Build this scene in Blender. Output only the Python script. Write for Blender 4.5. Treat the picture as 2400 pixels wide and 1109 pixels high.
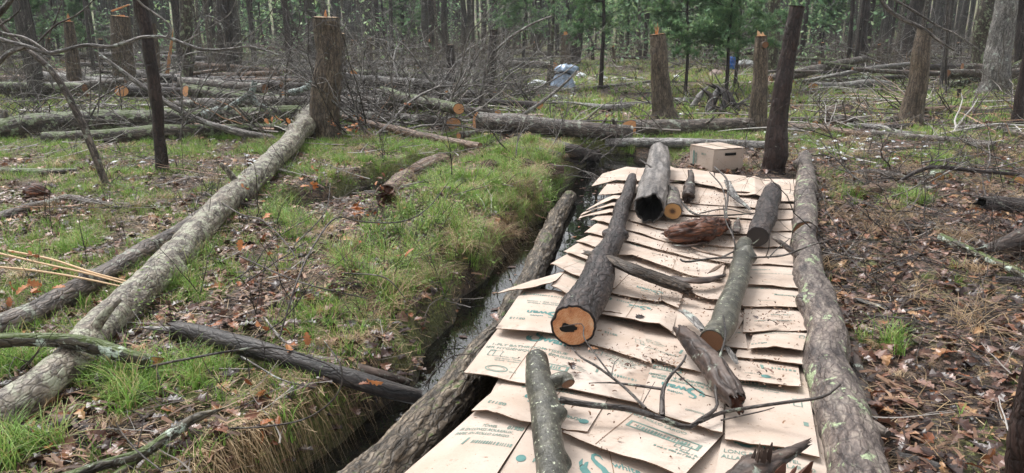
import bpy, math, random
import numpy as np
from mathutils import Vector
random.seed(7); rng = np.random.default_rng(11)
for o in list(bpy.data.objects): bpy.data.objects.remove(o)
S = bpy.context.scene; COL = S.collection
# ---------------------------------------------------------------- camera, sky, sun, exposure
F = 1714.0; PITCH = math.radians(16.1); CH = 1.6
cd = bpy.data.cameras.new('camera'); cam = bpy.data.objects.new('camera', cd); COL.objects.link(cam)
cam.location = (0, 0, CH); cam.rotation_euler = (math.pi/2-PITCH, 0, 0)
cd.sensor_fit = 'HORIZONTAL'; cd.sensor_width = 36; cd.lens = 36*F/2400; cd.clip_end = 600; cd.clip_start = .05
S.camera = cam
w = bpy.data.worlds.new('World'); S.world = w; w.use_nodes = True
nt = w.node_tree; bg = nt.nodes['Background']
sky = nt.nodes.new('ShaderNodeTexSky'); sky.sky_type = 'NISHITA'; sky.sun_disc = False
SUN_EL, SUN_AZ = math.radians(58), math.radians(-40)
sky.sun_elevation = SUN_EL; sky.sun_rotation = SUN_AZ; sky.dust_density = 4; sky.ozone_density = .6
hs = nt.nodes.new('ShaderNodeHueSaturation'); hs.inputs['Saturation'].default_value = .12
nt.links.new(sky.outputs[0], hs.inputs['Color']); nt.links.new(hs.outputs[0], bg.inputs[0])
bg.inputs[1].default_value = .15
sd = bpy.data.lights.new('sun', 'SUN'); sd.energy = 1.0; sd.angle = math.radians(22); sd.color = (1, .985, .96)
sun = bpy.data.objects.new('sun', sd); COL.objects.link(sun)
sv = Vector((math.sin(SUN_AZ)*math.cos(SUN_EL), math.cos(SUN_AZ)*math.cos(SUN_EL), math.sin(SUN_EL)))
sun.rotation_euler = sv.to_track_quat('Z', 'Y').to_euler()
S.view_settings.view_transform = 'Standard'; S.view_settings.look = 'None'
S.view_settings.exposure = 1.0; S.view_settings.gamma = 1
# ---------------------------------------------------------------- noise, projection, terrain
def _h(ix, iy, iz, s):
    n = (ix.astype(np.int64)*374761393 + iy.astype(np.int64)*668265263 + iz.astype(np.int64)*1274126177 + s*974711) & 0xffffffff
    n = ((n ^ (n >> 13))*1103515245) & 0xffffffff; n = ((n ^ (n >> 15))*2654435761) & 0xffffffff
    return ((n ^ (n >> 16)) & 0xffff)/65535.0
def vn(p, s=0):
    p = np.asarray(p, float); i = np.floor(p); f = p-i; f = f*f*(3-2*f); x, y, z = i[..., 0], i[..., 1], i[..., 2]; r = 0
    for a in (0, 1):
        for b in (0, 1):
            for c in (0, 1):
                r = r + _h(x+a, y+b, z+c, s)*(f[..., 0] if a else 1-f[..., 0])*(f[..., 1] if b else 1-f[..., 1])*(f[..., 2] if c else 1-f[..., 2])
    return r*2-1
def fbm(p, s=0, o=3):
    r = 0; a = 1
    for k in range(o): r = r+a*vn(np.asarray(p)*2**k, s+k); a *= .5
    return r
cp, sp = math.cos(PITCH), math.sin(PITCH)
def ray(u, v):
    a, b = (u-1200)/F, (v-554.5)/F
    return np.array([a, cp-b*sp, -sp-b*cp])          # camera depth 1
def proj(x, y, z):
    yy, zz = y, z-CH
    dep = yy*cp-zz*sp; b = -(yy*sp+zz*cp)
    dep = np.where(dep < .05, .05, dep)
    return 1200+F*x/dep, 554.5+F*b/dep
def sstep(a, b, x):
    t = np.clip((x-a)/(b-a), 0, 1); return t*t*(3-2*t)
def sdist(x, y, pl):                                  # signed distance to a polyline, + on the right
    best = np.full(np.shape(x), 1e9); sg = np.zeros(np.shape(x))
    for (ax, ay), (bx, by) in zip(pl[:-1], pl[1:]):
        dx, dy = bx-ax, by-ay; L = dx*dx+dy*dy
        t = np.clip(((x-ax)*dx+(y-ay)*dy)/L, 0, 1)
        ex, ey = x-ax-t*dx, y-ay-t*dy; d = np.hypot(ex, ey)
        s = np.sign(ex*dy-ey*dx); m = d < best
        best = np.where(m, d, best); sg = np.where(m, s, sg)
    return best*np.where(sg == 0, 1, sg)
EDGE = [(-2.2, -.5), (-1.55, 1.2), (-.93, 2.6), (-.62, 3.4), (-.42, 4.1), (-.1, 5.1), (.1, 5.8), (.36, 6.8), (.62, 7.9), (.9, 9.2), (1.15, 10.1)]
POOL = [(-2.0, 6.9), (-1.55, 7.6), (-1.25, 8.5), (-.75, 9.3), (-.1, 10.0), (.8, 10.35), (1.5, 10.3)]
WATER = -.225
def H(x, y):
    x = np.asarray(x, float); y = np.asarray(y, float); q = np.stack([x, y, x*0], -1)
    z = .05*vn(q*.35, 3)+.028*vn(q*1.3, 4)+.012*vn(q*4.1, 5)
    z = z+9*sstep(72, 170, np.hypot(x, y)); far = sstep(10, 30, y); z = z+far*.12*vn(q*.12, 9)
    s = sdist(x, y, EDGE)+.10*vn(q*2.3, 6)-.11*(1-sstep(3.2, 5.2, y))
    isl = np.exp(-((s+.75)/.55)**2)*sstep(3.0, 5, y)*(1-sstep(9.2, 10.5, y))
    z = z+isl*(.12+.13*vn(q*1.9, 8))
    fade = 1-sstep(9.6, 11, y)
    ch = sstep(-.24, .05, s)*(1-sstep(.85, 1.35, s))*fade
    z = z*(1-ch)+ch*(-.48+.04*vn(q*3, 7))
    d2 = np.abs(sdist(x, y, POOL))+.07*vn(q*3, 12)
    c2 = 1-sstep(.25, .5, d2)
    z = z*(1-c2)+c2*np.minimum(z, -.38)
    return z
def atz(u, v, z):
    d = ray(u, v); t = (z-CH)/d[2]; return np.array([0, 0, CH])+t*d, t
def aty(u, v, y):
    d = ray(u, v); t = y/d[1]; return np.array([0, 0, CH])+t*d, t
def ong(u, v, k=0., rpx=0., lift=0.):                 # point on the ray resting k radii above the terrain
    d = ray(u, v)
    if d[2] > -.02: d = d.copy(); d[2] = -.02
    t = -CH/d[2]
    for i in range(9):
        x, y = t*d[0], t*d[1]; r = rpx*t/F
        t2 = (float(H(x, y))+k*r+lift-CH)/d[2]; t = .5*t+.5*t2
    return np.array([0, 0, CH])+t*d, t
# ---------------------------------------------------------------- mesh building
def mesh_np(name, V, F_, mat, parent=None, attrs=None, smooth=True, link=True):
    """F_ : list of int arrays (n,k)"""
    me = bpy.data.meshes.new(name); V = np.asarray(V, np.float32)
    F_ = [np.asarray(f, np.int32) for f in F_ if len(f)]
    me.vertices.add(len(V)); me.vertices.foreach_set('co', V.ravel())
    tot = sum(f.size for f in F_); npoly = sum(len(f) for f in F_)
    me.loops.add(tot); me.loops.foreach_set('vertex_index', np.concatenate([f.ravel() for f in F_]))
    me.polygons.add(npoly)
    cnt = np.concatenate([np.full(len(f), f.shape[1], np.int32) for f in F_])
    st = np.concatenate([[0], np.cumsum(cnt)[:-1]]).astype(np.int32)
    me.polygons.foreach_set('loop_start', st)
    me.polygons.foreach_set('use_smooth', np.full(npoly, smooth))
    for k, (typ, a) in (attrs or {}).items():
        at = me.attributes.new(k, typ, 'POINT')
        at.data.foreach_set('vector' if typ == 'FLOAT_VECTOR' else 'value', np.asarray(a, np.float32).ravel())
    me.update(calc_edges=True)
    for m in (mat if isinstance(mat, (list, tuple)) else [mat]): me.materials.append(m)
    o = bpy.data.objects.new(name, me)
    if link: COL.objects.link(o)
    if parent: o.parent = parent
    return o
def tag(o, label=None, cat=None, group=None, kind=None):
    if label: o['label'] = label
    if cat: o['category'] = cat
    if group: o['group'] = group
    if kind: o['kind'] = kind
    return o
def empty(name, loc):
    o = bpy.data.objects.new(name, None); o.location = loc; o.empty_display_size = .1; COL.objects.link(o); return o
def dup(o, loc, rz, sc=1.):
    c = o.copy(); COL.objects.link(c); c.location = loc; c.rotation_euler = (0, 0, rz); c.scale = (sc, sc, sc)
    for ch in o.children:
        d = ch.copy(); COL.objects.link(d); d.parent = c
    return c
def resample(P, R, step):
    P = np.asarray(P, float); R = np.asarray(R, float)
    if len(P) > 2:                                    # Catmull-Rom
        A = np.vstack([2*P[0]-P[1], P, 2*P[-1]-P[-2]]); out = []; ro = []
        for i in range(len(P)-1):
            p0, p1, p2, p3 = A[i:i+4]; n = max(2, int(np.linalg.norm(p2-p1)/step/1.0)+1)
            n = min(n, 60)
            for t in np.linspace(0, 1, n, endpoint=False):
                out.append(.5*((2*p1)+(-p0+p2)*t+(2*p0-5*p1+4*p2-p3)*t*t+(-p0+3*p1-3*p2+p3)*t**3)); ro.append(R[i]*(1-t)+R[i+1]*t)
        out.append(P[-1]); ro.append(R[-1]); P, R = np.array(out), np.array(ro)
    L = np.concatenate([[0], np.cumsum(np.linalg.norm(np.diff(P, axis=0), axis=1))])
    n = max(2, min(400, int(L[-1]/step)+1)); s = np.linspace(0, L[-1], n)
    return np.stack([np.interp(s, L, P[:, k]) for k in range(3)], 1), np.interp(s, L, R), s
def frames(P):
    T = np.gradient(P, axis=0); T /= np.linalg.norm(T, axis=1)[:, None]+1e-9
    up = np.array([0, 0, 1.]) if abs(T[0, 2]) < .9 else np.array([1., 0, 0])
    N = np.zeros_like(T); n = np.cross(T[0], up); n /= np.linalg.norm(n)
    for i in range(len(P)):
        n = n-T[i]*n.dot(T[i]); n /= np.linalg.norm(n)+1e-9; N[i] = n
    return T, N, np.cross(T, N)
def tube(P, R, nseg, amp=.06, freq=14., lf=3., seed=0, lump=.08, flat=1.):
    """returns V grid (n,nseg,3), bark coordinates"""
    n = len(P); T, N, B = frames(P); L = np.concatenate([[0], np.cumsum(np.linalg.norm(np.diff(P, axis=0), axis=1))])
    th = np.linspace(0, 2*math.pi, nseg, endpoint=False); c, s = np.cos(th), np.sin(th)
    q = np.stack([R[:, None]*c, R[:, None]*s, np.repeat(L[:, None], nseg, 1)], -1)+seed*7.3
    rr = R[:, None]*(1+lump*vn(q*np.array([4, 4, 2.2]), seed)+amp*(1-2*np.abs(vn(q*np.array([freq, freq, lf])*1.6, seed+1)))+amp*.6*vn(q*freq*2, seed+2))
    V = P[:, None]+N[:, None]*(rr*c)[..., None]+B[:, None]*(rr*s)[..., None]*flat
    return V, q, T
def grid_faces(n, m, off=0, closed=True):
    i = np.arange(n-1)[:, None]*m; j = np.arange(m if closed else m-1)[None]; j2 = (j+1) % m
    return (np.stack([i+j, i+j2, i+m+j2, i+m+j], -1).reshape(-1, 4)+off)
def multi_tube(paths, nseg=5, jit=.0, seed=0):
    VV = []; FF = []; Q = []; off = 0
    for P, R in paths:
        if len(P) < 2: continue
        V, q, T = tube(P, R, nseg, amp=jit, freq=10, seed=seed+len(VV) % 17, lump=jit*1.2)
        VV.append(V.reshape(-1, 3)); Q.append(q.reshape(-1, 3)); FF.append(grid_faces(len(P), nseg, off)); off += V.shape[0]*nseg
    return np.vstack(VV), np.vstack(FF), np.vstack(Q)
# ---------------------------------------------------------------- materials
def nodes(name):
    m = bpy.data.materials.new(name); m.use_nodes = True; n = m.node_tree
    return m, n, n.nodes['Principled BSDF'], n.links.new
def ramp(n, l, fac, stops, interp='LINEAR'):
    r = n.nodes.new('ShaderNodeValToRGB'); r.color_ramp.interpolation = interp
    e = r.color_ramp.elements
    while len(e) > 2: e.remove(e[-1])
    for i, (p, c) in enumerate(stops):
        x = e[i] if i < 2 else e.new(p); x.position = p; x.color = (*c, 1) if len(c) == 3 else c
    l(fac, r.inputs[0]); return r.outputs[0]
def noise(n, l, vec, scale, detail=4, rough=.55, vs=None):
    if vs is not None:
        mp = n.nodes.new('ShaderNodeMapping'); mp.inputs['Scale'].default_value = vs; l(vec, mp.inputs[0]); vec = mp.outputs[0]
    t = n.nodes.new('ShaderNodeTexNoise'); t.inputs['Scale'].default_value = scale; t.inputs['Detail'].default_value = detail
    t.inputs['Roughness'].default_value = rough; l(vec, t.inputs['Vector']); return t.outputs['Fac']
def mixc(n, l, fac, a, b, mode='MIX'):
    x = n.nodes.new('ShaderNodeMix'); x.data_type = 'RGBA'; x.blend_type = mode
    for s, v in ((x.inputs[0], fac), (x.inputs[6], a), (x.inputs[7], b)):
        if isinstance(v, (int, float)): s.default_value = v
        elif isinstance(v, tuple): s.default_value = (*v, 1)
        else: l(v, s)
    return x.outputs[2]
def math_(n, l, op, a, b=0., clamp=False):
    x = n.nodes.new('ShaderNodeMath'); x.operation = op; x.use_clamp = clamp
    for s, v in ((x.inputs[0], a), (x.inputs[1], b)):
        if isinstance(v, (int, float)): s.default_value = v
        else: l(v, s)
    return x.outputs[0]
def attr(n, name, out='Vector'):
    a = n.nodes.new('ShaderNodeAttribute'); a.attribute_name = name; return a.outputs[out]
def bump(n, l, b, h, strength=.5, dist=.01):
    x = n.nodes.new('ShaderNodeBump'); x.inputs['Strength'].default_value = strength; x.inputs['Distance'].default_value = dist
    l(h, x.inputs['Height']); l(x.outputs[0], b.inputs['Normal'])
def bark(name, dark, mid, light, lichen=0., lcol=(.36, .42, .30), moss=0., ridge=26., stretch=.16, lscale=9., rough=.5, stripe=None, mcol=(.07, .10, .018), lsoft=.05, cracks=.75):
    m, n, b, l = nodes(name); q = attr(n, 'bark')
    r = noise(n, l, q, ridge, 6, .62, (1, 1, stretch)); f = noise(n, l, q, ridge*5, 3, .7, (1, 1, .4)); lo = noise(n, l, q, 3.2, 2)
    k = math_(n, l, 'ADD', math_(n, l, 'MULTIPLY', r, .72), math_(n, l, 'MULTIPLY', f, .28))
    c = ramp(n, l, k, [(.38, dark), (.5, mid), (.63, light)])
    mp = n.nodes.new('ShaderNodeMapping'); mp.inputs['Scale'].default_value = (1, 1, max(stretch*1.6, .2)); 
    wq = n.nodes.new('ShaderNodeVectorMath'); wq.operation = 'ADD'; l(q, wq.inputs[0]); nv = n.nodes.new('ShaderNodeTexNoise'); nv.inputs['Scale'].default_value = ridge*.6; l(q, nv.inputs['Vector'])
    sv_ = n.nodes.new('ShaderNodeVectorMath'); sv_.operation = 'SCALE'; sv_.inputs['Scale'].default_value = 1.1/ridge; l(nv.outputs['Color'], sv_.inputs[0]); l(sv_.outputs[0], wq.inputs[1]); l(wq.outputs[0], mp.inputs[0])
    vo = n.nodes.new('ShaderNodeTexVoronoi'); vo.feature = 'DISTANCE_TO_EDGE'; vo.inputs['Scale'].default_value = ridge*1.25; l(mp.outputs[0], vo.inputs['Vector'])
    crack = ramp(n, l, vo.outputs['Distance'], [(.0, (0, 0, 0)), (.16, (1, 1, 1))])
    if cracks: c = mixc(n, l, mixc(n, l, crack, (cracks, cracks, cracks), (0., 0., 0.)), c, tuple(.45*x for x in dark)); k = math_(n, l, 'ADD', math_(n, l, 'MULTIPLY', k, .6), math_(n, l, 'MULTIPLY', crack, .35*cracks))
    c = mixc(n, l, .55, c, ramp(n, l, lo, [(.3, (.5, .5, .52)), (.7, (1.25, 1.2, 1.15))]), 'MULTIPLY')
    if lichen:
        ln = noise(n, l, q, lscale, 7, .72); t = .5+.22*(.5-lichen)*1.6
        fa = ramp(n, l, ln, [(t, (0, 0, 0)), (t+lsoft, (1, 1, 1))])
        lc = ramp(n, l, f, [(.3, tuple(.5*x for x in lcol)), (.65, lcol)])
        c = mixc(n, l, fa, c, lc)
    if moss:
        g = n.nodes.new('ShaderNodeNewGeometry'); sx = n.nodes.new('ShaderNodeSeparateXYZ'); l(g.outputs['Normal'], sx.inputs[0])
        mn = noise(n, l, q, 6., 5, .7)
        mm = math_(n, l, 'ADD', math_(n, l, 'MULTIPLY', sx.outputs[2], .35), mn)
        c = mixc(n, l, ramp(n, l, mm, [(1.02-moss*.4, (0, 0, 0)), (1.10-moss*.4, (1, 1, 1))]), c, mixc(n, l, f, tuple(.4*x for x in mcol), tuple(1.5*x for x in mcol)))
    l(c, b.inputs['Base Color']); b.inputs['Roughness'].default_value = rough; b.inputs['Specular IOR Level'].default_value = .4
    bump(n, l, b, k, 1., .016); return m
B_GREY = bark('bark_grey', (.035, .028, .024), (.12, .095, .08), (.26, .215, .18), .35, (.34, .36, .29))
B_LICH = bark('bark_lichen', (.04, .03, .025), (.20, .17, .135), (.42, .38, .31), .50, (.42, .42, .31), 0, 26, .38, 16, lsoft=.08, cracks=.6)
B_DARK = bark('bark_dark', (.012, .009, .008), (.04, .028, .026), (.10, .075, .065), .1, (.3, .33, .26))
B_MOSS = bark('bark_mossy', (.02, .016, .012), (.07, .055, .04), (.16, .13, .10), .42, (.28, .33, .2), .75)
B_WHITE = bark('bark_white_lichen', (.025, .02, .014), (.08, .065, .045), (.16, .14, .09), .42, (.60, .70, .58), .7, lscale=11)
B_OAK = bark('bark_furrowed', (.02, .015, .010), (.11, .085, .06), (.33, .27, .20), .05, (.3, .33, .25), .30, 34, .12)
B_SLAB = bark('bark_green_grey', (.04, .03, .028), (.15, .12, .105), (.29, .25, .21), .30, (.38, .46, .27), 0, 26, .3, 7, .5, lsoft=.03, cracks=.5)
B_PLANK = bark('rotten_plank', (.014, .010, .007), (.07, .048, .033), (.16, .12, .085), 0, ridge=40, stretch=.07)
B_TOP = bark('grey_peeled_wood', (.05, .045, .045), (.20, .18, .165), (.36, .33, .31), 0, ridge=14, stretch=.1, cracks=.35)
B_SPOT = bark('bark_spotted', (.03, .029, .022), (.062, .06, .046), (.115, .11, .085), .2, (.52, .55, .40), .0, 14, 1.2, 44, .38, lsoft=.02, cracks=0)
B_TAN = bark('bark_tan', (.06, .035, .022), (.19, .12, .08), (.36, .26, .19), .15)
B_RED = bark('bark_red_rot', (.02, .008, .005), (.10, .035, .018), (.26, .10, .045), 0)
B_SILV = bark('bark_silver', (.08, .075, .07), (.24, .225, .21), (.42, .40, .38), .3, (.5, .54, .48))
B_BLACK = bark('charred_wood', (.006, .006, .007), (.034, .028, .026), (.10, .085, .075), .06, rough=.5, cracks=.35)
B_POST = bark('dark_wet_bark', (.014, .007, .006), (.035, .02, .017), (.07, .045, .038), .05, (.3, .33, .28), rough=.5)
B_STRIP = bark('bark_flaking', (.02, .012, .01), (.07, .045, .035), (.15, .11, .09), .33, (.36, .40, .33), 0, 12, .1, 5)
B_STUMP = bark('bark_stump', (.04, .03, .022), (.135, .10, .07), (.26, .205, .15), .12, (.36, .38, .3), 0, 30, .16, 12)
B_TWIG = bark('twig_bark', (.025, .02, .018), (.075, .06, .052), (.17, .145, .13), .25, (.34, .38, .3))
B_TWIGG = bark('grey_twig_bark', (.06, .052, .047), (.19, .17, .155), (.48, .45, .42), .3, (.46, .49, .43))
B_MINT = bark('mint_lichen_bark', (.05, .05, .04), (.15, .15, .13), (.3, .32, .29), .55, (.50, .60, .56), lscale=22)
B_FAR = bark('far_bark', (.035, .03, .028), (.075, .065, .06), (.15, .135, .12), .15)
def cutmat(name, c1, c2, core=None, rings=26, ringk=.07):
    m, n, b, l = nodes(name); q = attr(n, 'ring')
    ln = n.nodes.new('ShaderNodeVectorMath'); ln.operation = 'LENGTH'; l(q, ln.inputs[0])
    nz = noise(n, l, q, 3, 4); rr = math_(n, l, 'ADD', ln.outputs['Value'], math_(n, l, 'MULTIPLY', nz, .22))
    sn = math_(n, l, 'SINE', math_(n, l, 'MULTIPLY', rr, float(rings*2)))
    grain = noise(n, l, q, 20, 3, .7, (1, 5, 1))
    k = math_(n, l, 'ADD', math_(n, l, 'MULTIPLY', sn, ringk), grain)
    c = mixc(n, l, ramp(n, l, k, [(.3, (0, 0, 0)), (.75, (1, 1, 1))]), c1, c2)
    if core:
        c = mixc(n, l, ramp(n, l, rr, [(.30, (1, 1, 1)), (.62, (0, 0, 0))]), c, core)
    l(c, b.inputs['Base Color']); b.inputs['Roughness'].default_value = .65; bump(n, l, b, grain, .4, .004); return m
C_OR = cutmat('cut_wood_orange', (.42, .17, .06), (.68, .36, .16))
C_PALE = cutmat('cut_wood_pale', (.55, .36, .20), (.72, .52, .32))
C_DK = cutmat('cut_wood_dark', (.10, .045, .02), (.28, .13, .06))
C_PINK = cutmat('cut_wood_pinkish', (.34, .20, .15), (.52, .36, .28))
C_CORE = cutmat('cut_wood_heart', (.42, .22, .08), (.52, .29, .11), (.07, .03, .012), 30, .18)
def rawcut():
    m, n, b, l = nodes('torn_sawn_wood'); q = attr(n, 'ring'); mp = n.nodes.new('ShaderNodeMapping'); mp.inputs['Rotation'].default_value = (0, 0, .9); l(q, mp.inputs[0])
    s = noise(n, l, mp.outputs[0], 5, 6, .7, (1, 9, 1)); a = noise(n, l, q, 1.6, 4)
    c = ramp(n, l, math_(n, l, 'ADD', math_(n, l, 'MULTIPLY', s, .6), math_(n, l, 'MULTIPLY', a, .4)), [(.36, (.20, .07, .025)), (.48, (.50, .20, .075)), (.56, (.60, .34, .18)), (.66, (.52, .42, .30))])
    l(c, b.inputs['Base Color']); b.inputs['Roughness'].default_value = .55; bump(n, l, b, s, .7, .006); return m
C_RAW = rawcut()
def plain(name, c, rough=.6, spec=.4):
    m, n, b, l = nodes(name); q = n.nodes.new('ShaderNodeTexCoord').outputs['Object']
    c2 = mixc(n, l, noise(n, l, q, 30, 4, .6), tuple(x*.6 for x in c), tuple(min(1, x*1.35) for x in c))
    l(c2, b.inputs['Base Color']); b.inputs['Roughness'].default_value = rough; b.inputs['Specular IOR Level'].default_value = spec; return m
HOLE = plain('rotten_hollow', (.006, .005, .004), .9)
def tinted(name, stops, rough=.55, trans=.0, spec=.4):
    m, n, b, l = nodes(name); t = attr(n, 'tint', 'Fac'); q = n.nodes.new('ShaderNodeTexCoord').outputs['Object']
    c = ramp(n, l, t, stops); c = mixc(n, l, .6, c, ramp(n, l, noise(n, l, q, 40, 3), [(.3, (.6, .6, .6)), (.7, (1.3, 1.3, 1.3))]), 'MULTIPLY')
    l(c, b.inputs['Base Color']); b.inputs['Roughness'].default_value = rough; b.inputs['Specular IOR Level'].default_value = spec
    if trans:
        tr = n.nodes.new('ShaderNodeBsdfTranslucent'); l(c, tr.inputs[0]); mx = n.nodes.new('ShaderNodeMixShader'); mx.inputs[0].default_value = trans
        l(b.outputs[0], mx.inputs[1]); l(tr.outputs[0], mx.inputs[2]); l(mx.outputs[0], n.nodes['Material Output'].inputs[0])
    return m
M_LEAF = tinted('leaf_litter', [(0, (.014, .007, .006)), (.35, (.048, .022, .016)), (.62, (.12, .056, .038)), (.82, (.25, .145, .11)), (.92, (.26, .085, .03)), (1, (.46, .28, .14))], .3, .1, .5)
M_ORANGE = tinted('orange_leaves', [(0, (.16, .05, .02)), (.5, (.38, .13, .04)), (1, (.55, .24, .10))], .45, .25)
M_GRASS = tinted('green_grass', [(0, (.09, .13, .025)), (.4, (.16, .31, .05)), (.7, (.32, .50, .11)), (.88, (.42, .42, .15)), (1, (.50, .38, .20))], .5, .3)
M_STRAW = tinted('dry_grass', [(0, (.12, .075, .04)), (.5, (.34, .23, .12)), (1, (.58, .44, .27))], .55, .15)
M_PINE = tinted('pine_needles', [(0, (.10, .21, .11)), (.5, (.25, .42, .22)), (1, (.46, .60, .28))], .5, .3)
M_SPRING = tinted('spring_leaves', [(0, (.14, .22, .05)), (1, (.32, .46, .12))], .5, .35)
M_CHIP = tinted('wood_chips', [(0, (.03, .015, .01)), (.5, (.14, .07, .04)), (1, (.30, .18, .11))], .6)
M_SAW = tinted('sawdust', [(0, (.45, .33, .24)), (1, (.72, .60, .48))], .8)
def ground_mat():
    m, n, b, l = nodes('forest_floor'); q = n.nodes.new('ShaderNodeTexCoord').outputs['Object']
    g = attr(n, 'green', 'Fac'); wet = attr(n, 'wet', 'Fac')
    wn = n.nodes.new('ShaderNodeTexNoise'); wn.inputs['Scale'].default_value = 12; wn.inputs['Detail'].default_value = 5; l(q, wn.inputs['Vector']); wa = n.nodes.new('ShaderNodeVectorMath'); wa.operation = 'MULTIPLY_ADD'; l(wn.outputs['Color'], wa.inputs[0]); wa.inputs[1].default_value = (.16, .16, .16); l(q, wa.inputs[2])
    vo = n.nodes.new('ShaderNodeTexVoronoi'); vo.inputs['Scale'].default_value = 24; l(wa.outputs[0], vo.inputs['Vector'])
    vc = n.nodes.new('ShaderNodeSeparateColor'); l(vo.outputs['Color'], vc.inputs[0])
    a = noise(n, l, q, 2.2, 5, .6); f = noise(n, l, q, 45, 4, .7)
    br = ramp(n, l, vc.outputs[0], [(0, (.022, .014, .010)), (.4, (.065, .042, .030)), (.75, (.14, .092, .07)), (1, (.22, .14, .085))])
    br = mixc(n, l, .7, br, ramp(n, l, f, [(.3, (.45, .42, .4)), (.7, (1.4, 1.4, 1.4))]), 'MULTIPLY')
    gr = ramp(n, l, f, [(.3, (.045, .05, .014)), (.5, (.12, .135, .035)), (.7, (.24, .25, .075))])
    fa = math_(n, l, 'ADD', math_(n, l, 'MULTIPLY', a, .9), math_(n, l, 'ADD', math_(n, l, 'MULTIPLY', f, .5), g))
    c = mixc(n, l, ramp(n, l, fa, [(.86, (0, 0, 0)), (1.2, (1, 1, 1))]), br, gr)
    c = mixc(n, l, wet, c, (.035, .025, .016))
    l(c, b.inputs['Base Color']); b.inputs['Roughness'].default_value = .75; bump(n, l, b, math_(n, l, 'ADD', f, vo.outputs['Distance']), .9, .03); return m
M_GROUND = ground_mat()
def water_mat():
    m, n, b, l = nodes('creek_water'); q = n.nodes.new('ShaderNodeTexCoord').outputs['Object']
    b.inputs['Base Color'].default_value = (.012, .012, .010, 1); b.inputs['Roughness'].default_value = .01; b.inputs['IOR'].default_value = 2.0
    b.inputs['Specular IOR Level'].default_value = .9
    bump(n, l, b, noise(n, l, q, 4, 2), .04, .02)
    tr = n.nodes.new('ShaderNodeBsdfTransparent'); tr.inputs[0].default_value = (.6, .52, .36, 1)
    fr = n.nodes.new('ShaderNodeFresnel'); fr.inputs[0].default_value = 2.0
    mx = n.nodes.new('ShaderNodeMixShader'); l(math_(n, l, 'ADD', fr.outputs[0], .45, True), mx.inputs[0])
    l(tr.outputs[0], mx.inputs[1]); l(b.outputs[0], mx.inputs[2]); l(mx.outputs[0], n.nodes['Material Output'].inputs[0]); return m
M_WATER = water_mat()
def card_mat():
    m, n, b, l = nodes('cardboard'); q = n.nodes.new('ShaderNodeTexCoord').outputs['Object']
    f = noise(n, l, q, 90, 4, .7); a = noise(n, l, q, 2.5, 4); sp = noise(n, l, q, 55, 2, .5)
    c = mixc(n, l, f, (.52, .437, .375), (.645, .562, .495))
    c = mixc(n, l, ramp(n, l, a, [(.38, (1, 1, 1)), (.7, (0, 0, 0))]), c, mixc(n, l, .5, c, (.60, .48, .38), 'MULTIPLY'))
    st = noise(n, l, q, 1.7, 6, .65, (1, 1.6, 1)); c = mixc(n, l, ramp(n, l, st, [(.56, (0, 0, 0)), (.64, (.55, .55, .55))]), c, (.30, .215, .16))
    di = noise(n, l, q, 14, 6, .75); c = mixc(n, l, ramp(n, l, di, [(.60, (0, 0, 0)), (.72, (.6, .6, .6))]), c, (.20, .13, .09))
    c = mixc(n, l, ramp(n, l, sp, [(.70, (0, 0, 0)), (.74, (1, 1, 1))]), c, (.24, .15, .10))
    l(c, b.inputs['Base Color']); b.inputs['Roughness'].default_value = .8; b.inputs['Specular IOR Level'].default_value = .2
    bump(n, l, b, math_(n, l, 'ADD', a, math_(n, l, 'MULTIPLY', f, .15)), .35, .02); return m
M_CARD = card_mat()
M_EDGE = plain('cardboard_edge', (.17, .105, .065), .9, .1)
M_INK = plain('green_ink', (.17, .25, .215), .7, .2)
M_TEAL = plain('teal_ink', (.11, .235, .22), .7, .2)
M_SNOW = plain('old_snow', (.66, .69, .72), .6, .3)
M_ROCK = plain('pale_lump', (.50, .44, .41), .8, .2)
# ---------------------------------------------------------------- ground, creek
GB = [(1180,420,170,80,1.1),(1040,480,140,60,1.1),(930,565,130,70,.8),(660,510,70,40,.9),(880,650,130,60,.8),(420,650,70,60,.7),(1200,355,60,30,1),
 (520,350,330,28,.5),(900,370,90,60,.75),(130,330,170,40,.6),(180,580,100,40,.5),(330,920,70,50,.6),(40,880,60,60,.6),(1430,235,360,40,.75),(1470,378,60,20,.8),
 (2080,350,380,60,.55),(2250,250,220,50,.55),(2130,460,90,40,.6),(1980,430,60,20,.5),(2080,810,60,25,.3),(640,140,160,60,.75),(330,215,340,30,.5),
 (2250,880,120,50,.2),(1120,330,60,30,.8),(250,450,250,30,.3),(1000,600,60,40,.6),(500,620,60,40,.6),(760,720,90,40,.4),(1150,560,120,60,.85),(1000,690,110,60,.75),(880,800,80,60,.4),(250,380,330,50,.55),(700,440,120,50,.5),(2200,1000,120,60,.1)]
def green(x, y):
    u, v = proj(x, y, 0*x); g = 0*u
    for cu, cv, ru, rv, s in GB: g = np.maximum(g, s*np.exp(-((u-cu)/ru)**2-((v-cv)/rv)**2))
    out = .20+.20*(x < -.3)+.24*sstep(6.5, 10, y)
    q = np.stack([x, y, 0*x], -1); return np.maximum(g, out)*np.clip(.9+.45*vn(q*.9, 31)+.8*vn(q*2.6, 32), .1, 1.6)
def axis(fine0, fine1, step, lo, hi, gr=1.07):
    a = list(np.arange(fine0, fine1, step)); s = step; x = a[-1]
    while x < hi: s *= gr; x += s; a.append(x)
    s = step; x = a[0]; b = []
    while x > lo: s *= gr; x -= s; b.append(x)
    return np.array(b[::-1]+a)
gx, gy = axis(-3.2, 4.2, .045, -400, 400), axis(1.2, 12, .045, -60, 450)
GX, GY = np.meshgrid(gx, gy); GZ = H(GX, GY)
hillz = sstep(60, 220, np.hypot(GX, GY))*0
GZ = GZ+.012*fbm(np.stack([GX, GY, 0*GX], -1)*9, 21, 2)*(GY < 14)
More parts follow.
